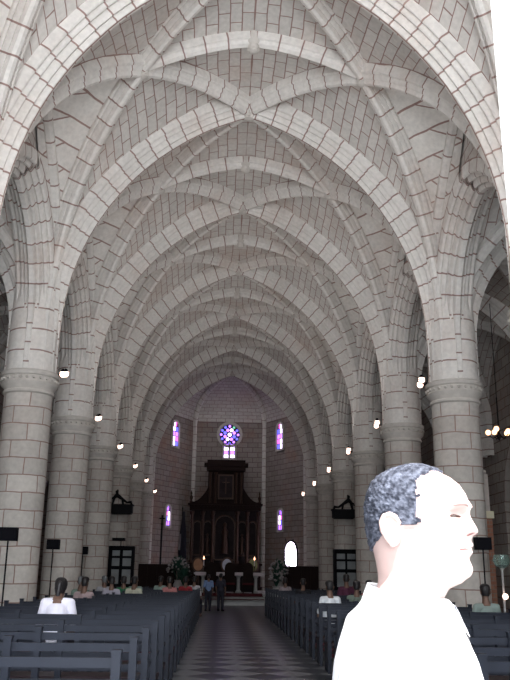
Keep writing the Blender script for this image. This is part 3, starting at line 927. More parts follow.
# flag on pole beside the retable
t = thing('flag_on_pole', 'furled dark and white flag on a pole left of the retable', 'flag', (-2.95, 52.5, .52))
b_ = MB(); b_.lathe([(.2, 0), (.18, .06), (.025, .1), (.025, 4.9), (.05, 4.95), (.01, 5.15)], n=10); b_.build('pole', m_black, t)
fm = mat('flag_cloth_dark', (.008, .008, .02), .8); fw_ = mat('flag_cloth_white', (.28, .26, .28), .8)
b_ = MB()
rows = []
for k in range(17):
    z = 4.8 - k * .2; rr = .06 + .16 * min(1, k / 10)
    rows.append([(.08 + rr * (1 + .25 * math.cos(5 * 2 * PI * j / 20 + k * .3)) * math.cos(2 * PI * j / 20), rr * .6 * math.sin(2 * PI * j / 20), z) for j in range(20)])
b_.grid(rows, None, close=True)
b_.mi = [1 if 7 <= (i // 20) <= 11 and i % 20 < 12 else 0 for i in range(len(b_.mi))]
b_.build('cloth', [fm, fw_], t, smooth=True)

# ------------------------------------------------------------------ speakers on stands
def make_speaker(label):
    t = thing('speaker_on_stand', label, 'speaker')
    b_ = MB(); b_.box((0, 0, 2.3), (.36, .22, .28)); b_.box((0, -.113, 2.3), (.32, .01, .24)); b_.build('speaker_box', m_blackp, t)
    b_ = MB(); b_.tube([(0, 0, .06), (0, 0, 2.16)], .018, 8); b_.build('pole', m_black, t)
    b_ = MB(); b_.lathe([(.2, 0), (.2, .03), (.03, .07)], n=16); b_.build('base', m_black, t)
    return t
sp0 = make_speaker('black loudspeaker on a slender stand before the first left column'); sp0.location = (-5.08, 18.0, 0); sp0['group'] = 'loudspeakers on stands'
dup(sp0, (-5.42, 24.6, 0), label='black loudspeaker on a slender stand before the second left column')
dup(sp0, (-5.62, 31.2, 0), label='small black loudspeaker on stand before the third left column')
dup(sp0, (5.6, 19.1, 0), label='black loudspeaker on stand before the right column, beside the man\'s chin')

# black wrought ornaments on the fourth columns (eagle-like scroll on a bracket box)
def make_ornament(label):
    t = thing('iron_ornament', label, 'ornament')
    b_ = MB(); b_.box((0, -.3, -.12), (1.0, .5, .34)); b_.box((0, -.3, .07), (1.1, .56, .05)); b_.box((0, -.3, -.31), (.9, .44, .05)); b_.build('bracket_box', m_black, t)
    b_ = MB()
    b_.tube([(-.45, -.3, .08), (-.40, -.3, .22), (-.22, -.3, .20), (-.02, -.3, .34), (.18, -.3, .48), (.30, -.3, .50), (.38, -.3, .40), (.44, -.3, .10)], [.05, .07, .05, .06, .09, .1, .07, .05], 8)
    b_.tube([(.22, -.3, .5), (.26, -.3, .64), (.22, -.3, .78)], [.08, .06, .03], 8)
    b_.tube([(-.05, -.3, .1), (.0, -.3, .34)], .05, 8)
    b_.ball((.26, -.3, .68), .08, 8)
    b_.tube([(.35, -.3, .42), (.5, -.3, .36), (.52, -.3, .26)], [.06, .04, .03], 8)
    b_.build('figure', m_black, t, smooth=True)
    return t
o0 = make_ornament('black iron figure on a bracket, fourth left column'); o0.location = (-5.1, 38.4, 4.45); o0.rotation_euler = (0, 0, 0); o0.scale = (-1, 1, 1); o0['group'] = 'black iron figures on brackets'
o1 = dup(o0, (5.2, 38.4, 4.4), label='black iron figure on a bracket, fourth right column'); o1.scale = (1, 1, 1)

# dark glazed notice booths at the foot of these columns
def make_booth(label):
    t = thing('glazed_booth', label, 'booth')
    b_ = MB()
    for sx in (-1, 1): b_.box((sx * .52, 0, 1.3), (.1, .5, 2.6))
    b_.box((0, 0, 2.62), (1.14, .55, .12)); b_.box((0, 0, .45), (1.04, .46, .9)); b_.box((0, 0, 1.75), (1.0, .08, .07)); b_.box((0, 0, 2.2), (1.0, .08, .05)); b_.box((0, .2, 1.7), (1.04, .05, 1.8))
    b_.build('frame', m_blackp, t)
    for x in (-.24, .24):
        for z, h in ((1.35, .62), (1.98, .34), (2.37, .24)):
            b_ = MB(); b_.box((x, -.02, z), (.38, .02, h)); b_.build('pane', mat_pane, t)
    return t
mat_pane = mat('pale_glazing', (.24, .26, .27), .3, noise_amt=.6, noise_scale=2)
bo = make_booth('dark framed glazed booth beside the fourth left column'); bo.location = (-4.95, 37.9, 0)
dup(bo, (5.25, 37.8, 0), label='dark framed glazed booth beside the fourth right column')
t = thing('flat_lamp', 'small black flat lamp head above the left glazed booth', 'lamp', (-4.95, 37.3, 0))
b_ = MB(); b_.tube([(0, 0, .1), (0, 0, 2.9)], .02, 6); b_.lathe([(.18, 0), (.18, .05), (.02, .1)], n=12); b_.build('pole', m_black, t)
b_ = MB(); b_.box((-.1, 0, 2.95), (.55, .4, .12)); b_.build('lamp_head', m_black, t)

# iron gate panels (dark wooden screen) on the left of the chancel
t = thing('dark_wooden_screen', 'low dark wooden screen across the left side of the chancel', 'screen', (-4.0, 46.5, 0))
b_ = MB(); b_.box((0, 0, .95), (2.2, .12, 1.9)); b_.box((0, 0, 1.95), (2.3, .18, .1)); b_.build('panel', m_retable, t)
for k in range(5):
    b_ = MB(); b_.box((-1.05 + k * .52, -.08, .98), (.08, .08, 1.9)); b_.build('stile', m_retable, t)
t = dup(t, (4.1, 46.5, 0), label='low dark wooden screen across the right side of the chancel')
t = thing('processional_pole', 'thin dark standard on the left of the chancel', 'pole', (-4.05, 50.0, .3))
b_ = MB(); b_.lathe([(.2, 0), (.2, .08), (.06, .14), (.055, 4.0), (.09, 4.1)], n=10); b_.build('pole', m_black, t)
b_ = MB(); b_.box((0, 0, 4.35), (.1, .06, .5)); b_.box((0, 0, 4.4), (.34, .06, .08)); b_.build('cross', m_black, t)
t = thing('candelabrum', 'thin standing candelabrum beside the bright arched window', 'candle stand', (3.9, 52.6, .52))
b_ = MB(); b_.lathe([(.22, 0), (.2, .06), (.03, .12), (.03, 3.1)], n=10); b_.build('pole', m_black, t)
b_ = MB(); b_.tube([(-.25, 0, 3.2), (-.2, 0, 3.0), (0, 0, 2.95), (.2, 0, 3.0), (.25, 0, 3.2)], .02, 6); b_.build('arm', m_black, t)

# chandelier lights in the right aisle
def make_cluster(label, loc, n):
    t = thing('aisle_chandelier', label, 'chandelier', loc)
    b_ = MB(); b_.lathe([(.02, 1.2), (.025, .1), (.08, 0), (.02, -.15)], n=10); b_.tube([(0, 0, 1.2), (0, 0, 4.3)], .012, 6); b_.build('stem', m_black, t)
    for k in range(n):
        a = 2 * PI * k / n + .4; x, y = .32 * math.cos(a), .32 * math.sin(a)
        b_ = MB(); b_.tube([(0, 0, 0), (x * .6, y * .6, -.08), (x, y, .02)], .015, 6); b_.build('arm', m_black, t)
        b_ = MB(); b_.ball((x, y, .1 + .06 * (k % 2)), .085, 10); b_.build('bulb', m_lampw, t, smooth=True)
    return t
make_cluster('glowing chandelier in the right aisle at the picture\'s edge', (8.0, 24.3, 5.75), 5)

# right aisle chapel: brick lined niche with cream ledge, glass bowl on stand
t = thing('chapel_altarpiece', 'reddish brick niche with cream ledge seen behind the right column', 'niche', (7.62, 25.5, 0))
b_ = MB(); b_.box((0, 0, 1.65), (.62, .5, 3.3)); b_.build('brick_pier', m_redbrick, t)
b_ = MB(); b_.box((0, 0, 3.42), (.72, .6, .22)); b_.build('ledge', mat('cream_plaster', (.85, .8, .6), .7), t)
b_ = MB(); b_.box((0, .05, 4.1), (.6, .35, 1.2))
for k in range(14): b_.ball((random.uniform(-.26, .26), -.15, 3.65 + k * .085), .08, 8)
b_.build('carving', m_cap, t, smooth=True)
t = thing('glass_bowl_stand', 'clear green glass bowl on a thin pale stand beside the right column', 'stand', (6.0, 19.05, 0))
b_ = MB(); b_.lathe([(.18, 0), (.16, .05), (.03, .1), (.025, 1.7), (.06, 1.75)], n=12); b_.build('stand', m_marble, t, smooth=True)
b_ = MB(); b_.lathe([(.03, 1.74), (.15, 1.80), (.20, 1.93), (.17, 2.05), (.155, 2.05), (.18, 1.93), (.13, 1.82), (.01, 1.77)], n=18); b_.build('bowl', m_glass, t, smooth=True)
b_ = MB(); b_.ball((0, -.1, 1.13), .07, 8); b_.build('small_light', m_lamp, t)

#PEOPLE
# ------------------------------------------------------------------ people
def remeshed(mb, name, m, parent, voxel, iters=2):
    tmp = mb.build('tmp_' + name, m, None)
    r = tmp.modifiers.new('r', 'REMESH'); r.mode = 'VOXEL'; r.voxel_size = voxel; r.use_smooth_shade = True
    s_ = tmp.modifiers.new('s', 'SMOOTH'); s_.factor = .5; s_.iterations = iters
    bpy.context.view_layer.update()
    dg = bpy.context.evaluated_depsgraph_get()
    me = bpy.data.meshes.new_from_object(tmp.evaluated_get(dg))
    me.name = name
    bpy.data.objects.remove(tmp, do_unlink=True)
    me.polygons.foreach_set('use_smooth', [True] * len(me.polygons))
    if not me.materials: me.materials.append(m)
    o = bpy.data.objects.new(name, me); COL.objects.link(o); o.parent = parent
    return o
def interp(tab, z, col):
    if z <= tab[0][0]: return tab[0][col]
    for a, b_ in zip(tab, tab[1:]):
        if z <= b_[0]:
            t = (z - a[0]) / (b_[0] - a[0]); t = t * t * (3 - 2 * t) * .4 + t * .6
            return a[col] + (b_[col] - a[col]) * t
    return tab[-1][col]
#        z      front   back    half width
HEAD = [(-.12, .035, -.125, .080), (-.08, .030, -.108, .066), (-.045, .034, -.096, .060), (-.02, .048, -.090, .058), (-.005, .078, -.087, .055), (.008, .092, -.088, .052), (.03, .094, -.090, .058), (.05, .096, -.094, .063),
        (.075, .097, -.099, .068), (.10, .094, -.103, .071), (.12, .091, -.105, .073), (.142, .097, -.105, .075), (.165, .093, -.101, .076), (.185, .082, -.093, .073),
        (.20, .066, -.080, .065), (.212, .046, -.060, .052), (.221, .022, -.034, .034), (.2255, .0, -.008, .012)]
G = lambda v, w: math.exp(-(v / w) ** 2)
def head_point(z, th, feat=True):
    f_, bk, hw = interp(HEAD, z, 1), interp(HEAD, z, 2), interp(HEAD, z, 3)
    c_ = (f_ + bk) / 2 + .005; ca, sa = math.cos(th), math.sin(th)
    e = .88
    rf = f_ - c_ if ca > 0 else c_ - bk
    y = c_ + rf * math.copysign(abs(ca) ** e, ca)
    x = hw * math.copysign(abs(sa) ** e, sa)
    if feat and ca > 0 and z > -.02:
        # nose
        if .082 < z < .139:
            k = min(1, (.139 - z) / .040) if z > .099 else min(1, (z - .082) / .010)
            wdt = .012 + .009 * G(z - .091, .013)
            y += .018 * max(k, 0) ** .7 * G(x, wdt)
        y += .010 * G(z - .095, .010) * (G(x - .019, .008) + G(x + .019, .008))      # nostril wings
        y += .007 * G(z - .143, .010) * G(abs(x) - .026, .026)                       # brow
        y -= .013 * G(z - .122, .012) * (G(x - .033, .015) + G(x + .033, .015))      # sockets
        y += .006 * G(z - .119, .006) * (G(x - .033, .013) + G(x + .033, .013))      # lids
        y += .006 * G(z - .066, .006) * G(x, .026) + .005 * G(z - .052, .006) * G(x, .024)   # lips
        y -= .006 * G(z - .0595, .0025) * G(x, .028)                                 # mouth line
        y -= .004 * G(z - .040, .008) * G(x, .03)
        y += .006 * G(z - .018, .014) * G(x, .022)                                   # chin
        y += .006 * G(z - .085, .02) * (G(x - .045, .018) + G(x + .045, .018))       # cheeks
        y -= .005 * G(z - .068, .012) * (G(x - .034, .006) + G(x + .034, .006))      # folds beside the mouth
    return Vector((x, y, z))
def head_grid(mbx, org, sc=1.0, tilt=0.0, nz=90, nt=96, feat=True, z0=-.12, hz=1.0):
    rows = []
    R_ = Matrix.Rotation(tilt, 3, 'X')
    for i in range(nz + 1):
        z = z0 + (.2255 - z0) * (1 - (1 - i / nz) ** 1.15)
        rows.append([Vector(org) + R_ @ Vector([q * k_ for q, k_ in zip(head_point(z, 2 * PI * j / nt, feat), (sc, sc, sc * hz))]) for j in range(nt)])
    st = mbx.grid(rows, None, close=True)
    mbx.cap(st, nt, True); mbx.cap(st + nz * nt, nt)
def ear(mbx, org, sx):
    o = Vector(org)
    P_ = lambda f_, z, out: o + Vector((sx * (.072 + out), -.032 + f_ * .92, .090 + z * .92))
    loop = [(.012, -.022, .004), (.016, -.008, .004), (.012, .004, .006), (.016, .014, .008), (.012, .026, .014), (.0, .032, .018), (-.012, .028, .021), (-.018, .014, .022), (-.017, -.002, .019), (-.010, -.018, .014), (-.002, -.030, .009), (.008, -.030, .005), (.012, -.022, .004)]
    mbx.tube([P_(*q) for q in loop], .0048, 8)
    inner = [(.0, .022, .008), (-.006, .008, .010), (-.005, -.006, .008), (.002, -.02, .006)]
    mbx.tube([P_(*q) for q in inner], [.009, .010, .010, .008], 8)
    mbx.tube([P_(-.004, .015, .013), P_(.004, .008, .012), P_(.002, -.008, .011)], .0035, 6)
    mbx.capsule(P_(.002, -.028, .006), P_(.0, -.030, .008), .007, .007, 8)
def hand(mbx, wrist, dirv, side, palmn, sc=1.0, curl=.5):
    """palm and five fingers; dirv along the hand, palmn = palm normal, side = +1/-1 thumb side"""
    w = Vector(wrist); d = Vector(dirv).normalized(); n_ = Vector(palmn); n_ = (n_ - d * n_.dot(d)).normalized(); s_ = d.cross(n_) * side
    for k in range(4):
        off = (k - 1.5) * .021 * sc
        mbx.capsule(w + s_ * off * .6 + d * .012 * sc, w + d * .088 * sc + s_ * off, .016 * sc, .0115 * sc, 8)
        L_ = [.068, .078, .073, .056][k] * sc
        p_ = w + d * .09 * sc + s_ * off; dd_ = d.copy()
        for seg, fr in enumerate((.45, .32, .23)):
            dd_ = (dd_ + n_ * curl * (.45 if seg == 0 else .6)).normalized()
            q_ = p_ + dd_ * L_ * fr
            mbx.capsule(p_, q_, (.0095 - .001 * seg) * sc, (.0088 - .001 * seg) * sc, 8); p_ = q_
    t0 = w + d * .02 * sc - s_ * .022 * sc
    t1 = t0 + (d * .7 - s_ * .6 + n_ * .25).normalized() * .042 * sc
    t2 = t1 + (d * .9 - s_ * .25 + n_ * .3).normalized() * .030 * sc
    t3 = t2 + (d * .95 + n_ * .35).normalized() * .024 * sc
    mbx.capsule(t0, t1, .014 * sc, .011 * sc, 8); mbx.capsule(t1, t2, .011 * sc, .0095 * sc, 8); mbx.capsule(t2, t3, .0095 * sc, .0082 * sc, 8)

SKIN_D = mat('dark_brown_skin', (.16, .09, .065), .55)
SKIN_M = mat('brown_skin', (.30, .17, .12), .55)
HAIRM = mat('black_hair', (.012, .010, .012), .5)
HAIRG = mat('grey_hair', (.16, .17, .18), .7)

def hair_shell(name, parent, org, m, length='short', tilt=0.0):
    b_ = MB(); R_ = Matrix.Rotation(tilt, 3, 'X')
    nz, nt = 18, 24
    z_lo = .03 if length == 'short' else -.02
    rows = []
    for i in range(nz + 1):
        r = []
        for j in range(nt):
            th = 2 * PI * j / nt; ca = math.cos(th)
            zl = z_lo + (.175 - z_lo) * max(0, min(1, (ca + .35) / .7))
            z = zl + (.2255 - zl) * (i / nz) ** .8
            p_ = head_point(z, th, False)
            ctr = Vector((0, -.005, .12)); dv = (p_ - ctr)
            p_ = ctr + dv * (1.10 if i else 1.0) + Vector((0, 0, .002))
            p_ += Vector((noise.noise(p_ * 60), noise.noise(p_ * 60 + Vector((9, 0, 0))), 0)) * .006
            r.append(Vector(org) + R_ @ p_)
        rows.append(r)
    st = b_.grid(rows, None, close=True); b_.cap(st + nz * nt, nt)
    if length == 'ponytail':
        o = Vector(org) + R_ @ Vector((0, -.11, .12))
        b_.tube([o, o + Vector((.01, -.06, -.02)), o + Vector((.0, -.075, -.12)), o + Vector((-.01, -.06, -.24)), o + Vector((0, -.05, -.30))], [.03, .035, .032, .024, .006], 10)
    return b_.build(name, m, parent, smooth=True)

BODYCACHE = {}
def make_seated(kind):
    """meshes of a person seated on a pew, facing +y, origin on the floor below the pew back"""
    if kind in BODYCACHE: return BODYCACHE[kind]
    lean = .16 if kind == 'bent' else .0
    tilt = -.5 if kind == 'bent' else 0.0
    hip = Vector((0, .24, .60)); chest = Vector((0, .18 + lean * .7, .90)); neck = Vector((0, .16 + lean, 1.07)); hd = Vector((0, .20 + lean * 1.25, 1.185 - lean * .3))
    b_ = MB()
    b_.capsule(hip, chest, .125, .13); b_.capsule(chest, neck, .13, .075)
    for sx in (-1, 1):
        sh = neck + Vector((sx * .165, 0, -.035)); el = Vector((sx * .245, .20 + lean, .70)); wr = Vector((sx * .11, .44 + lean * .3, .66))
        b_.capsule(neck + Vector((sx * .05, 0, -.02)), sh, .055, .052); b_.capsule(sh, el, .047, .038); b_.capsule(el, wr, .038, .026)
        hand(b_, wr, (-sx * .25, .9, -.1), -sx, (0, 0, -1), .95, .4)
        hp = Vector((sx * .09, .26, .55)); kn = Vector((sx * .13, .68, .54)); an = Vector((sx * .13, .66, .10))
        b_.capsule(hp, kn, .085, .06); b_.capsule(kn, an, .055, .038)
        b_.capsule(an + Vector((0, -.03, -.05)), an + Vector((0, .15, -.06)), .04, .034)
    head_grid(b_, hd - Vector((0, 0, .0)), .98, tilt, 40, 40)
    for sx in (-1, 1): ear(b_, hd, sx) if kind != 'bent' else None
    body = remeshed(b_, 'body', SKIN_D, None, .0075)
    b_ = MB()
    b_.capsule(hip + Vector((0, 0, -.02)), chest, .15, .15); b_.capsule(chest, neck + Vector((0, 0, -.03)), .15, .082)
    for sx in (-1, 1):
        sh = neck + Vector((sx * .165, 0, -.035)); el = Vector((sx * .245, .20 + lean, .70))
        b_.capsule(neck + Vector((sx * .05, 0, -.03)), sh, .065, .067); b_.capsule(sh, sh.lerp(el, .75), .065, .06)
    shirt = remeshed(b_, 'shirt', m_shirt, None, .012)
    b_ = MB()
    for sx in (-1, 1):
        hp = Vector((sx * .09, .25, .55)); kn = Vector((sx * .13, .68, .54)); an = Vector((sx * .13, .66, .16))
        b_.capsule(hp, kn, .10, .074); b_.capsule(kn, an, .07, .058)
    b_.capsule((-.08, .24, .56), (.08, .24, .56), .12, .12)
    tr = remeshed(b_, 'trousers', m_black, None, .012)
    for o in (body, shirt, tr): COL.objects.unlink(o)
    BODYCACHE[kind] = (body.data, shirt.data, tr.data, hd, tilt)
    return BODYCACHE[kind]
def recol(me, m):
    c = me.copy(); c.materials.clear(); c.materials.append(m); return c
M_TR = mat('dark_trousers', (.02, .02, .035), .85)
SHM = {}
def seated(label, x, y, shirt_c, hair='short', hm=None, skin=None, kind='up', rz=0, group=None, sc=1.0):
    bd, sh, tr, hd, tilt = make_seated(kind)
    rz = rz or random.uniform(-.3, .3)
    t = thing('person', label, 'person', (x, y, .02), rz, group)
    t.scale = (sc, sc, sc)
    for nm, me, m in (('body', bd, skin or SKIN_D), ('shirt', sh, None), ('trousers', tr, M_TR)):
        if m is None:
            if shirt_c not in SHM: SHM[shirt_c] = mat('shirt_cloth', shirt_c, .85)
            m = SHM[shirt_c]
        o = bpy.data.objects.new(nm, recol(me, m)); COL.objects.link(o); o.parent = t
    hair_shell('hair', t, hd, hm or HAIRM, hair, tilt)
    return t
RW = lambda k: 5.95 + 1.16 * k
seated('person in white shirt with dark ponytail bowing in the left pews', -2.8, RW(5), (.85, .83, .95), 'ponytail', kind='bent', sc=1.06, rz=.02)
seated('person with short grey hair in pale green, left pews near the columns', -4.02, RW(13), (.18, .26, .22), hm=HAIRG)
seated('dark haired person in beige pink shirt in the left pews', -3.55, RW(11), (.42, .32, .33))
seated('dark haired person in pale lavender shirt in the left pews', -3.35, RW(14), (.42, .40, .48))
seated('grey haired person behind the lavender shirt in the left pews', -3.98, RW(17), (.40, .40, .44), hm=HAIRG)
seated('person in dark green shirt in the left pews by the booth', -3.3, RW(16), (.02, .16, .07))
seated('person in cream shirt beside the green shirt, left pews', -2.9, RW(15), (.52, .52, .42))
seated('grey haired person in grey green shirt, left pews', -3.15, RW(18), (.22, .30, .26), hm=HAIRG)
seated('person in pale mint shirt, left pews towards the altar', -2.6, RW(20), (.30, .40, .36))
seated('person in salmon pink shirt in the left pews', -2.0, RW(17), (.50, .20, .20))
seated('person in dark red shirt in the left pews', -1.66, RW(19), (.28, .02, .03))
seated('person in white shirt at the aisle end of the far left pews', -1.45, RW(21), (.55, .52, .56))
seated('person in greyish pink top in the far right pews by the aisle', 1.85, RW(21), (.36, .30, .33))
seated('person in black clothes in the right pews', 2.05, RW(17), (.012, .012, .016))
seated('person in white shirt in the right pews near the aisle', 1.85, RW(10), (.75, .78, .82))
seated('person in olive green shirt next to the man, right pews', 2.55, RW(11), (.16, .20, .17))
seated('person in dark maroon shirt sitting tall in the right pews', 3.25, RW(16), (.09, .02, .05), sc=1.1)
seated('person in orange brown shirt in the right pews', 3.3, RW(13), (.36, .13, .10))
seated('dark haired person in grey green shirt right of the man', 4.02, RW(7), (.24, .30, .28))

def make_standing(label, loc, rz, shirt_c, h=1.7, skin=None, arms='down'):
    k = h / 1.76
    t = thing('person', label, 'person', loc, rz)
    t.scale = (k, k, k)
    b_ = MB()
    b_.capsule((0, 0, .98), (0, .0, 1.28), .12, .13); b_.capsule((0, 0, 1.28), (0, -.02, 1.44), .13, .07)
    for sx in (-1, 1):
        sh = Vector((sx * .175, -.01, 1.415)); el = Vector((sx * .235, -.02, 1.12)); wr = Vector((sx * .22, .06, .87))
        b_.capsule((sx * .05, -.01, 1.42), sh, .055, .052); b_.capsule(sh, el, .047, .038); b_.capsule(el, wr, .038, .026)
        hand(b_, wr, (0, .15, -1), 1 * sx, (-sx, 0, 0), 1, .35)
        b_.capsule((sx * .09, 0, .95), (sx * .1, .01, .50), .085, .058); b_.capsule((sx * .1, .01, .5), (sx * .1, -.02, .1), .055, .038)
        b_.capsule((sx * .1, -.05, .045), (sx * .11, .14, .035), .04, .033)
    head_grid(b_, (0, 0, 1.535), 1.0, 0, 50, 48)
    for sx in (-1, 1): ear(b_, (0, 0, 1.535), sx)
    remeshed(b_, 'body', skin or SKIN_D, t, .008)
    b_ = MB()
    b_.capsule((0, 0, 1.0), (0, 0, 1.28), .145, .15); b_.capsule((0, 0, 1.28), (0, -.02, 1.42), .15, .08)
    for sx in (-1, 1):
        sh = Vector((sx * .175, -.01, 1.415)); el = Vector((sx * .235, -.02, 1.12))
        b_.capsule((sx * .05, -.01, 1.41), sh, .065, .066); b_.capsule(sh, sh.lerp(el, .8), .064, .058)
    remeshed(b_, 'shirt', mat('shirt_cloth', shirt_c, .85), t, .012)
    b_ = MB()
    b_.capsule((-.07, 0, .95), (.07, 0, .95), .135, .135)
    for sx in (-1, 1):
        b_.capsule((sx * .085, 0, .93), (sx * .1, .01, .50), .105, .078); b_.capsule((sx * .1, .01, .5), (sx * .1, -.02, .12), .075, .065)
    remeshed(b_, 'trousers', M_TR, t, .012)
    for sx in (-1, 1):
        b_ = MB(); b_.capsule((sx * .1, -.06, .05), (sx * .115, .16, .04), .05, .04); b_.build('shoe', m_black, t, smooth=True)
    hair_shell('hair', t, (0, 0, 1.535), HAIRM)
    return t
make_standing('person in light blue shirt standing left at the end of the aisle', (-.97, 36, 0), .2, (.20, .30, .52), 1.5)
make_standing('person in dark clothes standing right at the end of the aisle', (-.44, 36.2, 0), -.3, (.03, .03, .05), 1.55)

# ------------------------------------------------------------------ the man in the foreground
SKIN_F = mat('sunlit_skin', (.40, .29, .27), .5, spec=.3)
hm = bpy.data.materials.new('grizzled_hair'); hm.use_nodes = True
nt = hm.node_tree; N, L = nt.nodes, nt.links
tc = N.new('ShaderNodeTexCoord'); vz = N.new('ShaderNodeTexVoronoi'); vz.inputs['Scale'].default_value = 130
nz_ = N.new('ShaderNodeTexNoise'); nz_.inputs['Scale'].default_value = 75; nz_.inputs['Detail'].default_value = 4
cr = N.new('ShaderNodeValToRGB')
cr.color_ramp.elements[0].position = .40; cr.color_ramp.elements[0].color = (.012, .015, .028, 1)
cr.color_ramp.elements[1].position = .68; cr.color_ramp.elements[1].color = (.085, .095, .13, 1)
L.new(tc.outputs['Object'], nz_.inputs['Vector']); L.new(nz_.outputs['Fac'], cr.inputs[0])
L.new(cr.outputs[0], N['Principled BSDF'].inputs['Base Color']); N['Principled BSDF'].inputs['Roughness'].default_value = .8
bp = N.new('ShaderNodeBump'); bp.inputs['Strength'].default_value = .6; bp.inputs['Distance'].default_value = .004
L.new(tc.outputs['Object'], vz.inputs['Vector']); L.new(vz.outputs['Distance'], bp.inputs['Height']); L.new(bp.outputs[0], N['Principled BSDF'].inputs['Normal'])

MANZ = 1.545
HZ = .965
man = thing('person', 'sunlit man in white shirt with grey curly hair in the right foreground, facing right', 'person', (-.140, 1.62, 0), math.radians(-90 - 30))
b_ = MB()
head_grid(b_, (0, 0, MANZ), 1.0, 0, 150, 140, hz=HZ)
for sx in (-1, 1): ear(b_, (0, 0, MANZ), sx)
def ring_loft(mbx, rings, n=48, e=.85):
    rows = []
    for (z, c, a, bb) in rings:
        rows.append([(bb * math.copysign(abs(math.sin(2 * PI * j / n)) ** e, math.sin(2 * PI * j / n)), c + a * math.copysign(abs(math.cos(2 * PI * j / n)) ** e, math.cos(2 * PI * j / n)), z) for j in range(n)])
    st = mbx.grid(rows, None, close=True); mbx.cap(st, n, True); mbx.cap(st + (len(rows) - 1) * n, n)
ring_loft(b_, [(.90, 0, .10, .15), (1.05, .0, .12, .15), (1.2, -.005, .12, .16), (1.34, -.03, .115, .16), (1.42, -.036, .095, .14), (1.46, -.036, .08, .11), (1.49, -.035, .07, .075)])
for sx in (-1, 1):
    sh = Vector((sx * .155, -.04, 1.38)); el = Vector((sx * .225, -.07, 1.12)); wr = Vector((sx * .235, .05, .88))
    b_.capsule((sx * .08, -.04, 1.40), sh, .045, .045); b_.capsule(sh, el, .05, .042); b_.capsule(el, wr, .042, .028)
    hand(b_, wr, (0, .2, -1), sx, (-sx, 0, 0), 1.05, .35)
    b_.capsule((sx * .09, 0, .93), (sx * .1, .02, .50), .09, .06); b_.capsule((sx * .1, .02, .5), (sx * .1, -.02, .1), .058, .04)
    b_.capsule((sx * .1, -.05, .05), (sx * .115, .15, .04), .042, .034)
remeshed(b_, 'body', SKIN_F, man, .0032, 2)
# hair follows the skull
b_ = MB()
nz, nt_ = 110, 150
def is_hair(p_):
    y, z, x = p_.y, p_.z, abs(p_.x)
    yl = .026 + .035 * min(1, max(0, (z - .190) / .034)) + noise.noise(p_ * 90) * .012
    if z > .10 and y < yl: return True
    if z > .045 + max(0, (y + .10)) * .7 and y < -.046: return True
    return False
grid_, out_ = [], []
for i in range(nz + 1):
    z = .03 + (.2255 - .03) * (1 - (1 - i / nz) ** 1.2)
    grid_.append([head_point(z, 2 * PI * j / nt_, False) for j in range(nt_)])
ctr = Vector((0, -.01, .11))
idx = {}
def hv(i, j):
    j %= nt_
    if (i, j) not in idx:
        p_ = grid_[i][j]; d = (p_ - ctr).normalized()
        n1 = noise.noise(p_ * 190) * .0026 + noise.noise(p_ * 420) * .0018
        edge = all(is_hair(grid_[min(max(i + a, 0), nz)][(j + c) % nt_]) for a in (-2, 0, 2) for c in (-2, 0, 2))
        q_ = p_ + d * ((.006 + n1) if edge else -.002); q_.z = q_.z * HZ + MANZ
        idx[(i, j)] = len(b_.v); b_.v.append(tuple(q_))
    return idx[(i, j)]
for i in range(nz):
    for j in range(nt_):
        if is_hair((grid_[i][j] + grid_[i + 1][(j + 1) % nt_]) / 2):
            b_.face((hv(i, j), hv(i, j + 1), hv(i + 1, j + 1), hv(i + 1, j)))
b_.build('hair', hm, man, smooth=True)
# eyes, brows, mouth line
m_eye = mat('dark_eye', (.03, .015, .012), .2); m_brow = mat('faint_eyebrow', (.20, .14, .13), .8); m_mouth = mat('mouth_line', (.16, .05, .05), .6)
for sx in (-1, 1):
    for nm, zz, w_, h_, m_, lift in (('eye', .1195, .0135, .0030, m_eye, .0015), ('eyebrow', .140, .018, .0028, m_brow, .001)):
        b_ = MB(); n = 12; top_, mid_, bot = [], [], []
        for k in range(n + 1):
            t = k / n * 2 - 1; x = sx * .0325 + t * w_
            def surf(xx, z):
                # find the front surface point with the given x
                lo, hi = 0.0, PI / 2
                for _ in range(24):
                    md = (lo + hi) / 2
                    if head_point(z, math.copysign(md, xx)).x * math.copysign(1, xx) < abs(xx): lo = md
                    else: hi = md
                return head_point(z, math.copysign(lo, xx))
            hh = h_ * math.sqrt(max(0, 1 - t * t)) + .0003
            zc = zz + (.002 * (1 - t * t) if nm == 'eye' else .004 * (1 - t * t))
            for lst, dz, f_ in ((top_, hh, 0), (mid_, 0, 1), (bot, -hh, 0)):
                p_ = surf(x, zc + dz); lst.append((p_.x, p_.y + lift * (.4 + .9 * f_), p_.z * HZ + MANZ))
        b_.grid([bot, mid_, top_]); b_.build(nm, m_, man, smooth=True)
b_ = MB(); top_, bot, mid_ = [], [], []
for k in range(21):
    t = k / 20 * 2 - 1; x = t * .036; hh = .0020 * (1 - t * t) + .0006; zc = .0595 - .003 * t * t
    for lst, dz, f_ in ((top_, hh, 0), (mid_, 0, 1), (bot, -hh, 0)):
        p_ = surf(x, zc + dz) if abs(x) > 1e-4 else head_point(zc + dz, 0)
        lst.append((p_.x, p_.y + .0012 + .0012 * f_, p_.z * HZ + MANZ))
b_.grid([bot, mid_, top_]); b_.build('mouth', m_mouth, man, smooth=True)
for sx in (-1, 1):
    b_ = MB(); top_, bot, mid_ = [], [], []
    for k in range(9):
        t = k / 8 * 2 - 1; x = sx * (.017 + t * .008); hh = .0022 * (1 - t * t) + .0003; zc = .086 + .003 * t * -1
        for lst, dz, f_ in ((top_, hh, 0), (mid_, 0, 1), (bot, -hh, 0)):
            p_ = surf(x, zc + dz); lst.append((p_.x, p_.y + .0012 + .0012 * f_, p_.z * HZ + MANZ))
    b_.grid([bot, mid_, top_]); b_.build('nostril', m_mouth, man, smooth=True)
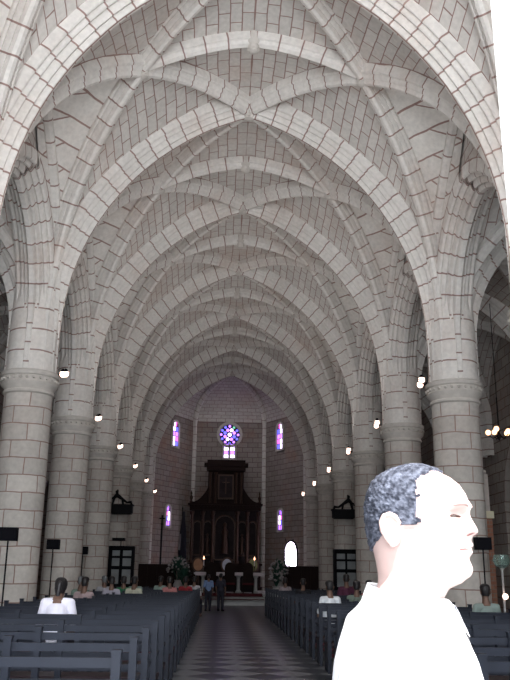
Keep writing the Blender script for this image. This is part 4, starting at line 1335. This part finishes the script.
# shirt
SR = [(.86, .0, .145, .19), (1.0, .0, .15, .19), (1.15, .0, .15, .195), (1.28, -.024, .142, .185), (1.343, -.032, .136, .182), (1.392, -.036, .126, .180), (1.425, -.039, .116, .165), (1.45, -.041, .108, .145),
      (1.475, -.040, .103, .13), (1.495, -.034, .088, .10), (1.51, -.035, .080, .082)]
b_ = MB(); ring_loft(b_, SR)
for sx in (-1, 1):
    sh = Vector((sx * .150, -.045, 1.385)); el = Vector((sx * .225, -.07, 1.14))
    b_.capsule((sx * .08, -.04, 1.40), sh, .066, .066); b_.capsule(sh, sh.lerp(el, .9), .066, .062)
man_shirt = remeshed(b_, 'shirt', m_shirt, man, .007, 4)
b_ = MB()   # collar: stand and folded leaf with two points
n = 40; rows = []
for (dr, dz) in ((.004, -.035), (.0, .010), (.005, .014), (.014, -.010), (.019, -.024)):
    r = []
    for j in range(n + 1):
        a = .30 + (2 * PI - .60) * j / n
        fr = G(min(a, 2 * PI - a) - .3, .45)
        rad_x, rad_y = .074 + dr, .078 + dr
        z = MANZ - .022 + dz - .021 * (1 + math.cos(a)) - (fr * .018 if dr > .01 else 0)
        r.append((rad_x * math.sin(a), -.034 + rad_y * math.cos(a) + fr * (.010 if dr > .01 else 0) + .006 * (1 + math.cos(a)) + .008 * (1 - math.cos(a)) / 2, z))
    rows.append(r)
b_.grid(rows); b_.build('collar', m_shirt, man_shirt, smooth=True)
b_ = MB(); rows = []
for k in range(14):
    z = 1.47 - k * .045
    for a_, b2 in zip(SR, SR[1:]):
        if a_[0] <= z <= b2[0]:
            t = (z - a_[0]) / (b2[0] - a_[0]); c_, aa = a_[1] + (b2[1] - a_[1]) * t, a_[2] + (b2[2] - a_[2]) * t
    rows.append([(x, c_ + aa + y, z) for x, y in ((-.017, -.008), (-.016, .004), (.016, .004), (.017, -.008))])
b_.grid(rows); b_.build('placket', m_shirt, man_shirt)
b_ = MB(); b_.grid([[(sg * .019 + q, r[1][1] - .001 + .0035, r[1][2]) for q in (-.0016, .0016)] for sg in (-1,) for r in rows]); b_.build('placket_edge_shade', mat('placket_shade_grey', (.10, .09, .10), .8), man_shirt)  # dark strip drawn along the placket edge in place of its shade
for k in range(5):
    b_ = MB(); r = rows[1 + k * 2 + (k > 2)][1]; b_.ball((0, r[1] + .003, r[2]), .006, 8, sy=.4); b_.build('button', m_cloth, man_shirt)
b_ = MB(); ring_loft(b_, [(.78, 0, .13, .18), (.86, 0, .135, .185), (.98, .0, .14, .185), (1.02, 0, .135, .18)])
for sx in (-1, 1):
    b_.capsule((sx * .09, 0, .88), (sx * .1, .02, .50), .11, .08); b_.capsule((sx * .1, .02, .5), (sx * .1, -.02, .12), .078, .066)
remeshed(b_, 'trousers', M_TR, man, .012)
for sx in (-1, 1):
    b_ = MB(); b_.capsule((sx * .1, -.06, .05), (sx * .118, .17, .04), .052, .042); b_.build('shoe', m_black, man, smooth=True)
